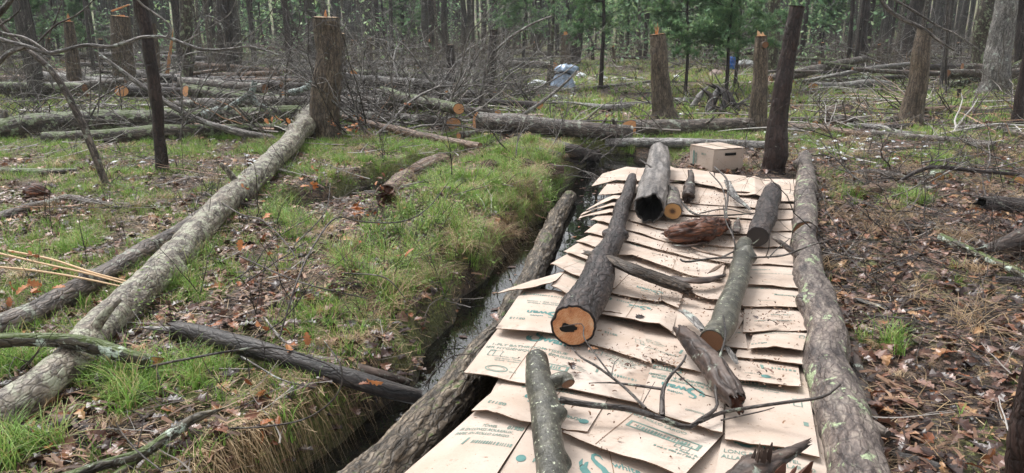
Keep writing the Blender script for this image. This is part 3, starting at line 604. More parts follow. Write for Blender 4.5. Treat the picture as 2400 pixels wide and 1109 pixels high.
sheet('left cardboard sheet with a curled seam, second behind the pointed flap', [(1289,618,-.03),(1300,620),(1378,657),(1440,676)], [(1333,594),(1387,613),(1470,645)], [(T3, .35, .7, .018, 1), ('@line', .3, .3, .12, 0)], lf=.06)
sheet('left cardboard sheet third behind the pointed flap, ending at a rounded corner', [(1321,590,-.03),(1335,592),(1388,612),(1400,610)], [(1352,571),(1365,572),(1413,584),(1420,583)], [('CAPA DE 1', .4, .6, .016, 1)], lf=.05)
sheet('middle cardboard sheet left of the dark plank, pale and clean with faint print', [(1450,597),(1483,597),(1540,618),(1617,643),(1690,655)], [(1463,563),(1500,574),(1570,590),(1613,602),(1700,618)], [('@swan', .18, .85, .025, 1), ('PAPEL DE BAÑO', .4, .6, .018, 1)], lf=.04)
sheet('right cardboard sheet under the small twig cross, slightly dusty', [(1740,617),(1800,619),(1866,623)], [(1752,580),(1800,578),(1851,577)], [('PAPEL DE BAÑO', .6, .5, .014, 0)], lf=.03)
sheet('left cardboard sheet fourth behind the pointed flap, blunt at the creek', [(1350,566,-.03),(1365,568),(1413,583),(1440,590)], [(1385,549),(1424,555),(1460,564)], [('@line', .3, .5, .1, 0), ('PLY', .6, .5, .014, 0)], lf=.045)
sheet('middle cardboard sheet with wood crumbs in front of the reddish rotten chunk', [(1445,560),(1463,562),(1540,584),(1612,601),(1725,619)], [(1470,537),(1533,560),(1600,572),(1745,580)], [('@line', .15, .5, .15, 0)], lf=.04)
sheet('right cardboard sheet beside the sawn end of the short dark log', [(1745,578),(1800,579),(1850,577)], [(1770,546),(1810,544),(1857,541)], [('@line', .6, .5, .12, 0)], lf=.03)
sheet('left cardboard sheet fifth behind the pointed flap, edge curved down', [(1369,545,-.03),(1385,545),(1424,555),(1466,562)], [(1393,526),(1405,524),(1433,529),(1470,536)], [('@line', .3, .5, .1, 0)], lf=.045)
sheet('middle cardboard sheet under the rotten chunk, scattered with chips', [(1455,533),(1500,546),(1560,564),(1640,572),(1750,580)], [(1470,514),(1560,542),(1650,545),(1775,548)], [], lf=.035)
sheet('left cardboard sheet sixth behind the pointed flap, thin and straight', [(1384,515,-.03),(1405,517),(1433,527),(1466,535)], [(1405,503),(1430,503),(1455,508),(1475,514)], [], lf=.045)
sheet('right cardboard sheet left of the mossy right log, plain', [(1775,543),(1810,541),(1857,540)], [(1790,516),(1820,514),(1860,513)], [('Rolls', .8, .4, .012, 0)], lf=.03)
sheet('middle cardboard sheet in front of the sawn log round', [(1462,511),(1538,534),(1600,545),(1700,548),(1778,548)], [(1480,492),(1560,505),(1650,508),(1790,514)], [], lf=.035)
sheet('drooping left cardboard strip nearest the water, lowest of three slivers', [(1356,512,-.06),(1385,504,-.02),(1430,497),(1450,502)], [(1362,506,-.06),(1400,494,-.02),(1430,484),(1455,487)], [], lf=.05, under=.03)
sheet('drooping left cardboard strip, middle of three slivers over the water', [(1360,504,-.06),(1400,489,-.02),(1435,481),(1470,486)], [(1368,498,-.06),(1405,483,-.02),(1437,471),(1470,471)], [], lf=.06, under=.03)
sheet('drooping left cardboard strip, farthest of three slivers over the water', [(1373,494,-.06),(1400,481,-.02),(1437,467),(1472,470)], [(1380,488,-.06),(1410,470,-.02),(1440,455),(1475,455)], [], lf=.06, under=.04)
sheet('right cardboard sheet second from the far end, narrow', [(1785,514),(1820,514),(1860,513)], [(1800,491),(1830,490),(1862,489)], [('@line', .6, .5, .1, 0)], lf=.03)
sheet('middle cardboard sheet around the hollow log end, covered in bark crumbs', [(1465,490),(1540,500),(1640,506),(1790,513)], [(1480,470),(1560,474),(1650,478),(1775,489)], [], lf=.035)
sheet('thin right cardboard strip just in front of the far corner sheet', [(1800,490),(1830,489),(1862,489)], [(1800,474),(1830,473),(1866,472)], [], lf=.028)
sheet('middle cardboard sheet left of the short dark log, with dangling twigs', [(1580,470),(1640,477),(1700,481),(1775,489)], [(1600,432),(1640,436),(1700,443),(1775,462)], [('@line', .7, .5, .15, 0)], lf=.03)
sheet('left cardboard sheet second from the far end, flat', [(1403,455,-.02),(1455,452),(1520,454),(1600,466)], [(1424,429),(1460,427),(1520,427),(1600,430)], [], lf=.05)
sheet('far right corner cardboard sheet against the mossy right log', [(1790,468),(1830,470),(1867,472)], [(1788,421),(1830,421),(1866,422)], [('@line', .6, .6, .15, 0), ('*05113', .8, .3, .025, 1)], lf=.05, under=.04)
sheet('creased cardboard sheet folded into a ridge at the far end', [(1722,456),(1750,458,.0),(1770,454,.03),(1790,461)], [(1735,419),(1756,416),(1769,413,.05),(1790,421)], [], lf=.05, under=.02)
sheet('far cardboard sheet in front of the box, tilted with faint drawing', [(1676,438),(1715,446),(1758,451)], [(1676,406),(1712,409),(1748,413)], [('@roll', .3, .3, .05, 0), ('WHITE', .6, .6, .02, 0)], lf=.07, under=.02)
sheet('far middle cardboard sheet behind the dark stub', [(1568,420),(1631,429),(1682,437)], [(1567,388),(1583,395),(1625,397),(1672,404)], [('@line', .4, .6, .2, 0)], lf=.06, under=.02)
sheet('far left corner cardboard sheet, bent down at the creek side', [(1386,437,-.06),(1445,421),(1480,425),(1520,423),(1560,421)], [(1412,407,-.05),(1468,391),(1500,394),(1530,393),(1560,392)], [('@line', .4, .5, .2, 0)], lf=.06, under=.02)
# ---------------------------------------------------------------- logs by the walkway
ZS = ZP+.045
LOG('thick rough log on the cardboard with bright orange sawn end and small rot hole', [(1344,765,46),(1384,685,38),(1416,612,29),(1442,555,22),(1458,500,17),(1470,455,14),(1482,415,10,.02)], B_DARK, absz=ZS, acap=C_RAW, bcap=C_DK, amp=.055, freq=24, lf=20, knots=5, lump=.16, seed=1, name='rough_log')
lg = bpy.context.scene.objects[-1] if 0 else [x for x in COL.objects if x.name.startswith('rough_log')][0]; cf = [c for c in lg.children if c.name.startswith('cut_face')][0]
cv = np.array([v.co[:] for v in cf.data.vertices]); cc = cv[-1]; r_ = np.linalg.norm(cv[0]-cc); nrm = np.cross(cv[0]-cc, cv[6]-cc); nrm /= np.linalg.norm(nrm); nrm = nrm if nrm[1] < 0 else -nrm; ex = np.array([1., 0, 0]); ex -= nrm*ex.dot(nrm); ex /= np.linalg.norm(ex); ey = np.cross(nrm, ex); ey = ey if ey[2] > 0 else -ey
th = np.linspace(0, 6.2832, 22, endpoint=False); rim_ = cc+nrm*.002-ex*.22*r_-ey*.12*r_+np.outer(np.cos(th)*r_*1.3*(.32+.08*vn(np.stack([np.cos(th)*2.5, np.sin(th)*2.5, th*0], -1), 5)+.06*vn(np.stack([np.cos(th)*7, np.sin(th)*7, th*0], -1), 6)), ex)+np.outer(np.sin(th)*r_*1.25*(.19+.07*vn(np.stack([np.cos(th)*3, np.sin(th)*3, th*0], -1), 7)), ey)
mesh_np('rot_hole', np.vstack([rim_, rim_.mean(0)]), [[(i, (i+1) % 22, 22) for i in range(22)]], HOLE, lg, smooth=False)
o, P, R = LOG('hollow grey log with black rotten end, lying at the far end of the cardboard', [(1522,488,34),(1532,440,34),(1542,398,28),(1545,357,22,.05)], B_TOP, a='hollow', absz=ZS, amp=.07, lump=.04, seed=2, bcap=C_DK, name='hollow_log')
LOG('short log round with orange rings beside the hollow log', [(1576,495,20),(1577,475,20),(1575,452,17)], B_SLAB, absz=ZS, acap=C_CORE, bcap=C_DK, seed=3, name='log_round')
LOG('short dark log on the right of the cardboard with dark sawn end', [(1775,556,23),(1795,500,22),(1812,447,19)], B_DARK, absz=ZS, acap=B_BLACK, bcap=C_DK, amp=.1, seed=4)
LOG('smooth bent grey-green log with pink scar and dark sawn end', [(1668,800,28),(1695,745,28),(1725,680,26),(1737,640,25),(1742,600,22),(1746,572,17)], B_SPOT, absz=ZS, acap=C_DK, bcap=C_DK, amp=.02, lump=.1, knots=3, seed=5, name='bent_log')
LOG('split rotten grey log with torn orange end pointing at the camera', [(1597,775,16,.05),(1630,815,25,.03),(1670,860,30,.02),(1708,910,33,.01),(1728,945,22,.01)], B_STRIP, a='jag', b='jag', absz=ZS, acap=B_RED, bcap=B_RED, amp=.10, freq=22, lf=2, lump=.14, seed=6, name='rotten_log')
LOG('dark rotten plank laid across the thick rough log', [(1372,592,8,.10),(1425,606,15,.10),(1480,630,19,.085),(1550,655,20,.03),(1612,678,17,0)], B_PLANK, a='jag', b='jag', absz=ZS, acap=B_PLANK, bcap=B_PLANK, amp=.16, freq=24, lf=2, flat=.55, lump=.2, seed=7, name='rotten_plank')
LOG('curved grey bark slab with torn end, right of the dark plank', [(1578,650,9),(1615,657,14),(1655,656,14),(1700,645,5)], B_STRIP, b='jag', a='jag', absz=ZS, acap=B_STRIP, bcap=B_RED, flat=.45, amp=.12, freq=20, lf=2, seed=8, name='bark_slab')
LOG('crumbling reddish rotten wood chunk on the cardboard', [(1565,545,8),(1595,545,24),(1640,537,28),(1680,530,20),(1706,520,5)], B_RED, a='jag', b='jag', absz=ZS, acap=B_RED, bcap=B_RED, amp=.28, freq=26, lf=10, flat=.8, lump=.25, seed=9, name='rotten_chunk', cat='rotten wood')
LOG('dark knobbly stub standing off the far cardboard sheet', [(1613,462,12),(1616,440,11),(1622,420,7,.03),(1618,402,5,.06)], B_STRIP, a='jag', b='jag', absz=ZS, amp=.2, lump=.2, seed=10, name='wood_stub', acap=B_STRIP, bcap=B_STRIP)
o, P, R = LOG('smooth spotted grey sapling log in the foreground with a side stub', [(1258,842,25,.05),(1264,900,31,.04),(1280,955,36,.03),(1290,1010,37,.02),(1294,1070,38,.01),(1297,1150,40)], B_SPOT, absz=ZS, acap=B_SPOT, bcap=C_DK, amp=.015, lump=.09, seed=11, name='sapling_log', knots=2)
def lichen_patch(o, c, r, nrm, mat, seed, name='lichen_patch'):
    rs = np.random.default_rng(seed); V = []; F4 = []
    for k in range(46):
        a, d = rs.uniform(0, 6.28), r*math.sqrt(rs.uniform(0, 1)); t1 = np.cross(nrm, [0, 0, 1.]) if abs(nrm[2]) < .9 else np.array([1., 0, 0]); t1 /= np.linalg.norm(t1); t2 = np.cross(nrm, t1)
        p = c+t1*d*math.cos(a)+t2*d*math.sin(a); s = r*rs.uniform(.06, .16); n_ = 6; off = len(V)
        for j in range(n_): V.append(p+(t1*math.cos(j*6.283/n_)+t2*math.sin(j*6.283/n_))*s*rs.uniform(.5, 1.1)+nrm*rs.uniform(.000, .002))
        V.append(p+nrm*.004); F4 += [(off+j, off+(j+1) % n_, off+n_) for j in range(n_)]
    return V, F4
stub, P2, R2 = make_log('branch_stub', None, None, [P[1]+np.array([.03, 0, .0]), P[1]+np.array([.10, .0, .02]), P[1]+np.array([.115, -.02, .01])], [.028, .034, .03], 18, B_SPOT, acap=C_DK, bcap=C_DK, seed=12), 0, 0
pl = stub.matrix_basis.translation.copy(); stub.parent = o; stub.location = pl-o.location
for k in ('label', 'category'):
    if k in stub: del stub[k]
def curve(pts, rpx, k='z', z=0., y=None):
    P = []; R = []
    for i, p in enumerate(pts):
        if k == 'z': q, t = atz(p[0], p[1], z+(p[2] if len(p) > 2 else 0))
        elif k == 'g': q, t = ong(p[0], p[1], 0, 0, p[2] if len(p) > 2 else .02)
        else: q, t = aty(p[0], p[1], p[2] if len(p) > 2 else y)
        P.append(q); R.append((rpx[i] if isinstance(rpx, (list, tuple)) else rpx)*t/F)
    return resample(P, R, .03)[:2]
def twig(name, label, cat, lst, mat, group=None, nseg=6, jit=.05, orange=None, seed=0):
    """lst : list of (P,R)"""
    V, F_, q = multi_tube(lst, nseg, jit, seed); b = lst[0][0][np.argmin(lst[0][0][:, 2])].copy()
    o = mesh_np(name, V-b, [F_], mat, attrs={'bark': ('FLOAT_VECTOR', q+seed)}); o.location = b; tag(o, label, cat, group); return o
b0 = atz(1310, 937, ZS+.09)[0]
twig('bare_branch', 'dark forked bare branch snapped from the spotted sapling log, lying over the sheets', 'branch',
 [curve([(1312,937,.07),(1390,950,.06),(1470,958,.05),(1545,980,.035),(1610,1002,.02),(1640,985,.03),(1680,955,.05),(1677,920,.07),(1680,860,.10),(1700,790,.13),(1695,740,.15)], [8,7,7,7,6,5,4,3.5,3,2.6,2], z=ZS),
  curve([(1552,975,.04),(1554,915,.09),(1572,880,.12),(1600,850,.15),(1608,832,.15)], [7,5,4,3,2], z=ZS), curve([(1552,912,.09),(1480,902,.06),(1430,897,.04),(1380,898,.03)], [3.5,3,2,1], z=ZS),
  curve([(1513,957,.05),(1460,905,.05),(1400,860,.05),(1362,838,.04),(1340,815,.05)], [4,3.5,3,2.5,2], z=ZS), curve([(1440,890,.06),(1395,830,.10),(1368,790,.14),(1366,760,.16),(1318,765,.20)], [2.5,2,1.6,1.4,1], z=ZS),
  curve([(1640,990,.03),(1690,968,.03),(1760,955,.05),(1850,942,.10),(1930,930,.16),(1970,900,.2)], [4,4.5,4,4,3.5,3], z=ZS), curve([(1690,985,.03),(1735,975,.03),(1790,963,.05),(1815,955,.07)], [2,2,1.6,1], z=ZS),
  curve([(1570,860,.13),(1640,920,.08),(1690,935,.06)], [2,1.6,1], z=ZS), curve([(1432,885,.06),(1440,850,.09),(1450,840,.1)], [1.4,1.2,.8], z=ZS), curve([(1505,948,.05),(1520,920,.07),(1535,895,.09)], [1.5,1.2,.8], z=ZS)], B_TWIG, seed=1)
twig('bare_branch', 'thin dark twig crossing the cardboard beside the dark plank', 'branch', [curve([(1595,608,.03),(1610,614,.03),(1680,605,.05),(1780,603,.09),(1840,598,.12),(1900,575,.2),(1950,560,.22),(2010,530,.25)], [2.4,2.6,2.6,2.4,2.2,2,1.6,1], z=ZS),
  curve([(1690,604,.05),(1730,585,.1),(1760,575,.14),(1780,560,.2)], [2,1.8,1.5,1], z=ZS), curve([(1725,602,.06),(1720,560,.16),(1702,520,.22),(1695,480,.3)], [2,1.8,1.6,1], z=ZS), curve([(1795,602,.1),(1802,580,.2),(1803,540,.3)], [1.6,1.4,1], z=ZS), curve([(1800,606,.1),(1820,585,.14),(1850,560,.2)], [1.6,1.4,1], z=ZS)], B_TWIG, seed=2)
twig('bare_branch', 'tangle of fine twigs hanging over the far cardboard sheets', 'branch', [curve([(1500,375,.25),(1540,402,.22),(1580,450,.12),(1625,500,.05),(1690,505,.04),(1770,500,.06)], [1.8,2,2.2,2.6,2,1.4], z=ZS),
  curve([(1675,392,.2),(1703,420,.18),(1706,460,.14),(1702,500,.08),(1712,530,.05),(1720,560,.03)], [2.2,2.4,2.6,2.4,2,1.5], z=ZS), curve([(1663,404,.15),(1690,435,.1),(1700,470,.06),(1698,505,.04)], [1.5,1.6,1.6,1.2], z=ZS),
  curve([(1640,500,.03),(1700,490,.03),(1760,503,.04)], [1.6,1.6,1], z=ZS), curve([(1702,500,.08),(1680,545,.04),(1675,555,.04)], [1.6,1.2,1], z=ZS), curve([(1706,455,.12),(1740,480,.1),(1755,490,.08)], [1.4,1.2,.8], z=ZS)], B_TWIG, seed=3)
LOG('pale grey bark strip leaning in from the far cardboard edge', [(1704,424,7,.06),(1722,458,9,.03),(1745,480,6),(1758,492,4)], B_SILV, a='jag', b='jag', absz=ZS, acap=B_SILV, bcap=B_SILV, flat=.3, seed=13, name='bark_strip', cat='bark')
LOG('grey bark strip poking out under the bent log', [(1600,728,9,.02),(1622,748,12,.01),(1650,775,10)], B_SILV, a='jag', b='jag', absz=ZS, acap=B_SILV, bcap=B_SILV, flat=.25, seed=14, name='bark_strip', cat='bark')
LOG('narrow grey bark strip in front of the bent log\'s sawn end', [(1702,812,6,.01),(1716,832,8),(1727,852,5)], B_SILV, a='jag', b='jag', absz=ZS, acap=B_SILV, bcap=B_SILV, flat=.25, seed=15, name='bark_strip', cat='bark')
LOG('orange split stick lying in front of the rotten chunk', [(1608,573,2),(1640,588,5),(1700,602,4),(1720,606,2)], B_TAN, a='point', b='point', absz=ZS, flat=.6, seed=16, name='split_stick', cat='stick')
LOG('small brown wood shard standing near the bark slab', [(1657,642,5),(1680,628,6,.02),(1702,613,2,.05)], B_TAN, a='point', b='point', absz=ZS, flat=.5, seed=17, name='split_stick', cat='stick')
LOG('flat curved bark piece below the rotten chunk', [(1572,575,5),(1620,575,7),(1670,562,3)], B_STRIP, a='point', b='point', absz=ZS, flat=.35, seed=18, name='bark_strip', cat='bark')
LOG('triangular brown bark flake left of the short dark log', [(1725,545,9),(1727,525,8),(1731,508,2)], B_STRIP, a='jag', b='point', absz=ZS, flat=.35, seed=19, name='bark_strip', cat='bark', acap=B_STRIP)
o, P, R = LOG('weathered broken wood piece with upright shards at the bottom of the walkway', [(1718,1140,30),(1770,1100,36),(1830,1068,20,.02),(1890,1040,9,.04)], B_STRIP, a='jag', b='jag', absz=ZS, acap=B_RED, bcap=B_STRIP, amp=.16, freq=22, lf=2, flat=.7, lump=.2, seed=20, name='broken_wood', cat='rotten wood')
splinter(o, P[1]+np.array([.02, 0, .02]), .12, .03, B_STRIP, 5, 3, 'wood_shard', (.1, 0)); splinter(o, P[1]+np.array([.10, -.06, .0]), .10, .05, B_RED, 6, 5, 'wood_shard', (.5, .1))
# right border log : two lengths end to end
LOG('far length of the border log on the right of the cardboard, sawn near end', [(1888,545,26),(1888,490,26),(1889,430,22),(1886,368,14)], B_SLAB, absz=.02, acap=C_DK, bcap=C_DK, amp=.07, seed=21, name='border_log', knots=3)
LOG('huge near border log, green lichen patches, running down the right of the cardboard', [(1884,560,26),(1900,640,34),(1931,740,43),(1948,850,50),(1972,960,56),(2000,1060,64),(2025,1160,72),(2045,1260,80)], B_SLAB, absz=.0, acap=C_DK, bcap=C_DK, amp=.06, freq=10, lf=3, lump=.10, seed=22, name='border_log', knots=5, stubs=2)
LOG('loose bark slab peeling off the right flank of the near border log', [(1985,690,6),(2000,800,12),(2018,900,14),(2045,1000,16),(2065,1100,14)], B_STRIP, a='point', b='jag', flat=.5, amp=.15, seed=23, name='bark_slab', cat='bark', bcap=B_STRIP, k=.6)
# creek log
def ABS(label, pts, mat, **kw):
    P = []; R = []
    for u, v, r, z in pts: q, t = atz(u, v, z); P.append(q); R.append(r*t/F)
    nm = kw.pop('name', 'fallen_log'); ct = kw.pop('cat', 'log')
    return make_log(nm, label, ct, P, R, max(p[2] for p in pts), mat, **kw)
ABS('long furrowed log lying in the creek along the left of the cardboard', [(1336,462,16,-.16),(1305,510,19,-.17),(1275,575,22,-.17),(1258,620,24,-.17),(1232,680,27,-.15),(1185,755,32,-.12),(1122,845,38,-.09),(1055,935,45,-.07),(982,1020,53,-.05),(888,1120,64,-.04),(800,1210,74,-.04),(640,1400,100,-.05)], B_OAK, acap=C_DK, bcap=C_DK, amp=.10, freq=26, lf=5, seed=24, name='creek_log')
# ---------------------------------------------------------------- left bank logs
LOG('long pale lichen-covered log running from the thick stump to the lower left', [(738,262,22,.10),(700,310,22,.10),(664,352,23,.08),(600,412,26,.05),(520,480,29,.04),(455,552,33,.03),(380,628,34,.03),(300,710,37,.03),(230,775,39,.02),(150,850,42,.02),(60,925,43,.02),(-60,1010,47),(-420,1290,62)], B_LICH, a='cut', b='cut', acap=C_DK, bcap=C_DK, amp=.06, freq=11, lf=4, seed=25, name='lichen_log', knots=5, stubs=4)
LOG('second long log joining the lichen log from the left, grey with flaking bark', [(480,500,15),(420,545,20),(350,585,22),(270,632,24),(180,680,27),(90,730,29),(-60,790,34),(-330,900,40)], B_GREY, a='jag', b='cut', acap=B_GREY, bcap=C_DK, amp=.06, seed=26, knots=3)
LOG('mossy dead branch with mint lichen at the left edge, broken orange tip', [(-40,800,17,.20),(60,796,15,.19),(150,800,16,.17),(230,815,18,.13),(300,835,16,.11),(365,848,12,.09)], B_WHITE, b='jag', bcap=C_OR, amp=.08, seed=27, name='dead_branch', cat='branch')
ABS('charred black log slanting down to the creek', [(405,772,20,.12),(470,783,22,.12),(560,810,23,.11),(660,838,23,.09),(780,872,22,.05),(880,905,21,.0),(985,932,18,-.08)], B_BLACK, a='jag', b='cut', acap=B_BLACK, bcap=B_BLACK, amp=.05, freq=18, seed=28, name='charred_log')
LOG('grey splinter sticking from the end of the charred log', [(320,766,4,.03),(360,770,8,.03),(412,774,11,.03)], B_SILV, a='point', b='cut', flat=.5, seed=29, name='split_stick', cat='stick')
ABS('low wet dark log half sunk in the bank under the charred one', [(720,838,8,.04),(790,852,11,.02),(880,877,13,-.04),(955,897,9,-.12)], B_STRIP, a='jag', b='jag', acap=B_RED, bcap=B_BLACK, seed=30, amp=.12, name='rotten_log')
LOG('thin branch with white lichen tufts, bottom left foreground', [(120,1130,14,.05),(230,1092,13,.05),(330,1065,14,.05),(400,1020,14,.06),(450,985,12,.07),(530,955,8,.09)], B_WHITE, a='cut', b='point', amp=.07, seed=31, name='dead_branch', cat='branch')
LOG('pale lower fork of the bottom left lichen branch', [(250,1130,9,.03),(300,1095,10,.03),(350,1062,9,.05)], B_WHITE, a='cut', b='point', seed=32, name='dead_branch', cat='branch')
LOG('grey crooked branch lying in the leaves at the left edge', [(-40,525,12),(60,492,13),(120,478,12),(160,466,10),(230,478,9),(300,482,7),(362,484,4)], B_GREY, a='cut', b='point', seed=33, name='dead_branch', cat='branch', amp=.1)
LOG('rotten brown log emerging from the pool between grass tussocks', [(905,458,22),(950,425,24),(1000,395,22),(1055,372,14)], B_TAN, a='jag', b='cut', acap=B_RED, bcap=C_DK, seed=34, name='rotten_log', k=1.1, amp=.12, lump=.2)
LOG('short broken stump lump behind the left crooked branch', [(65,455,14),(85,452,18),(110,457,10)], B_RED, a='jag', b='jag', acap=B_RED, bcap=B_RED, seed=35, amp=.2, name='rotten_chunk', cat='rotten wood')
LOG('thin mossy log with snow on it far left', [(-40,403,9),(60,404,9),(130,405,9),(180,402,8)], B_MOSS, seed=36, bcap=C_DK, acap=C_DK)
for i, (pts, lab) in enumerate([(((-40,585),(100,618),(200,640),(312,670)), 'upper pale split cane at the left edge'), (((20,588),(120,608),(220,640),(315,664)), 'middle pale split cane crossing the second log'), (((-60,622),(60,632),(180,650),(305,676)), 'lowest pale split cane crossing the second log')]):
    twig('split_cane', lab, 'stick', [curve([(u, v, .22-.03*j) for j, (u, v) in enumerate(pts)], [2.6, 2.6, 2.4, 1.6], 'g')], C_PALE, 'split canes over the left log', seed=i)
# mid-distance logs across the view
MID = [
 ('huge dark mossy log across the left, behind the leaning post', [(-40,316,26),(60,300,28),(180,290,29),(300,288,28),(450,282,27),(600,275,25),(735,268,22)], B_MOSS, {}),
 ('dark log lying just below the huge mossy log', [(100,325,15),(250,320,18),(400,312,18),(560,308,15),(720,302,12)], B_MOSS, {}),
 ('brown log between the snow-dusted log and the mossy one', [(410,250,13,.1),(520,244,14,.1),(640,240,14,.1),(735,238,13,.1)], B_GREY, {}),
 ('dark long log behind the thick splintered stump on its left', [(-40,205,9),(150,203,10),(380,200,10),(560,198,11),(735,196,12)], B_DARK, {}),
 ('light grey log left of the far stumps', [(-40,222,8),(80,222,8),(180,220,7)], B_TAN, {}),
 ('grey log with sawn orange end right of the thick stump', [(780,246,17,.12),(850,244,18,.12),(920,240,18,.12),(994,241,17,.12)], B_GREY, dict(bcap=C_OR)),
 ('lower grey log under the brush, sawn end facing right', [(800,272,12,.05),(900,278,13,.05),(1000,284,13,.03),(1063,290,13,.02)], B_GREY, dict(bcap=C_OR)),
 ('wedge-notched log with orange sawn end in the middle of the view', [(1118,285,22,.06),(1200,290,22,.06),(1300,298,20,.04),(1400,306,18,.02),(1480,312,17)], B_GREY, dict(acap=C_OR, seed=50)),
 ('long log with orange sawn end lying in line with the notched one', [(1478,300,19),(1560,300,18),(1680,295,17),(1790,292,16)], B_GREY, dict(acap=C_OR)),
 ('smooth grey pole log running behind the cardboard box', [(1420,334,9),(1500,334,10),(1620,336,11),(1720,340,12),(1800,343,12)], B_SILV, {}),
 ('short grey log chunk behind the walkway', [(1462,345,9),(1500,346,10),(1522,346,10)], B_GREY, dict(acap=C_DK)),
 ('long thin barkless log in front of the brush tangle', [(805,275,6,.12),(870,292,8,.08),(930,306,10,.04),(1010,325,11),(1125,345,11)], B_TAN, {}),
 ('pale sawn wedge lying by the notched log, upper one', [(1090,288,5),(1118,304,4)], C_PALE, dict(flat=.3)), ('pale sawn wedge lying by the notched log, lower one', [(1113,301,5),(1146,316,5)], C_PALE, dict(flat=.3)),
 ('black twisted log behind the creek head', [(1180,320,9,.1),(1250,335,14,.05),(1330,350,16),(1400,370,12)], B_DARK, dict(lump=.2)),
 ('second dark log in the debris at the creek head', [(1210,352,8),(1280,360,10),(1385,388,9)], B_BLACK, dict(lump=.2)),
 ('long curved grey log on the grass behind the notched log', [(1270,240,6),(1380,250,8),(1450,253,9),(1540,243,9),(1620,236,8)], B_SILV, {}),
 ('thin crooked log left of the silver tarp', [(1180,195,4),(1300,212,5),(1400,206,5),(1530,192,5)], B_GREY, {}),
 ('barkless pinkish log right of the tall cut post', [(1845,297,9),(1920,303,10),(1980,311,8),(2040,317,6)], B_TAN, {}),
 ('grey log ending with a sawn face on the right grass', [(2040,312,7),(2120,320,8),(2220,330,10),(2335,343,11)], B_GREY, dict(bcap=C_DK)),
 ('bent silver branch left of the clean sawn stump base', [(1985,294,6),(2060,298,7),(2110,312,6),(2170,314,5)], B_SILV, {}),
 ('brown decayed log left of the clean sawn stump', [(1850,284,9),(1950,280,10),(2040,283,9),(2100,280,8)], B_GREY, {}),
 ('flaking log lying right of the clean sawn stump', [(2165,262,10),(2230,258,11),(2320,264,8)], B_TAN, dict(a='jag', b='jag', acap=B_TAN, bcap=B_TAN)),
 ('long pale leaning pole behind the tall cut post', [(1885,190,4,.1),(1960,176,5,.3),(2040,161,5,.45),(2130,150,5,.5)], B_SILV, {}),
 ('dark long log in the background right', [(1800,182,6),(1900,176,7),(2050,160,8,.15),(2280,158,8,.1)], B_DARK, {}),
 ('lichen covered log in the background right', [(1860,196,8),(1980,190,9),(2110,182,9)], B_WHITE, {}),
 ('pale lichen log propped toward the big pale tree', [(2200,205,5),(2260,193,7,.1),(2330,175,7,.3),(2420,135,6,.7)], B_WHITE, {}),
 ('dark thin log below the pale leaning pole', [(1870,194,4),(1960,204,5),(2080,208,5),(2200,214,4)], B_DARK, {}),
 ('pinkish decayed log on the right leaf litter', [(2012,450,15),(2050,447,15),(2092,442,14)], B_TAN, dict(acap=C_DK, bcap=C_DK)),
 ('flat purple-grey log piece behind the green moss on the right', [(1990,402,5),(2060,406,8),(2140,418,6)], B_GREY, dict(a='point', b='point')),
 ('dark log with hollow sawn end at the right edge', [(2298,482,18),(2350,482,19),(2440,490,18)], B_DARK, dict(a='hollow', acap=None)),
 ('sawn birch round on the grass at the upper right', [(2368,412,10),(2350,409,11),(2345,408,10)], B_WHITE, dict(acap=C_OR, bcap=C_DK)),
 ('sawn lichen round lying left of the birch round', [(2202,415,11),(2195,411,11),(2190,407,10)], B_WHITE, dict(acap=C_CORE, bcap=C_DK)),
 ('sawn round at the right edge beside the birch round', [(2388,425,11),(2400,418,11),(2425,410,11)], B_GREY, dict(acap=C_OR, bcap=C_DK)),
 ('short grey log at the right edge of the grass', [(2342,302,7),(2400,318,8),(2460,330,8)], B_GREY, {}),
 ('big dark fallen trunk at the right edge of the frame', [(2300,590,14,.05),(2370,572,22,.08),(2460,540,34,.1)], B_STRIP, dict(a='jag', acap=C_TAN if 'C_TAN' in globals() else B_TAN)),
 ('lichen branch slanting across the right leaf litter', [(2205,555,9,.05),(2270,585,9,.05),(2330,612,9,.04),(2440,665,10,.03)], B_WHITE, {}),
 ('thin grey stick above the right rotten trunk', [(2065,524,4),(2130,530,6),(2220,540,6),(2310,548,5)], B_GREY, {}),
 ('arching grey branch over the green moss', [(2100,430,3,.0),(2150,402,5,.1),(2200,392,5,.15),(2300,402,5,.1),(2430,412,4,.05)], B_DARK, dict(a='point')),
 ('flat torn bark strip beside the near border log', [(1985,690,7),(2040,712,8),(2110,726,9),(2170,722,6)], B_SILV, dict(a='point', b='jag', flat=.3, bcap=B_SILV)),
 ('dark wet root stick on the lower right litter', [(2020,920,5),(2080,922,6),(2150,918,4)], B_DARK, dict(a='point', b='point')),
 ('dark rotten stick at the bottom right', [(2085,1065,12),(2150,1080,14),(2230,1110,14)], B_BLACK, dict(a='jag', acap=B_BLACK)),
 ('short dark stick above the bottom right corner', [(2100,1000,6),(2140,1003,8),(2168,1004,6)], B_DARK, {}),
 ('thin decayed log end by the right litter edge', [(2330,655,9),(2400,662,12),(2470,668,12)], B_DARK, {}),
]
for i, (lab, pts, mat, kw) in enumerate(MID):
    kw = dict(kw); kw.setdefault('seed', 60+i); kw.setdefault('slant', 1.2); kw.setdefault('stubs', 0 if kw.get('flat') or len(pts) < 4 else 3); LOG(lab, pts, mat, **kw)
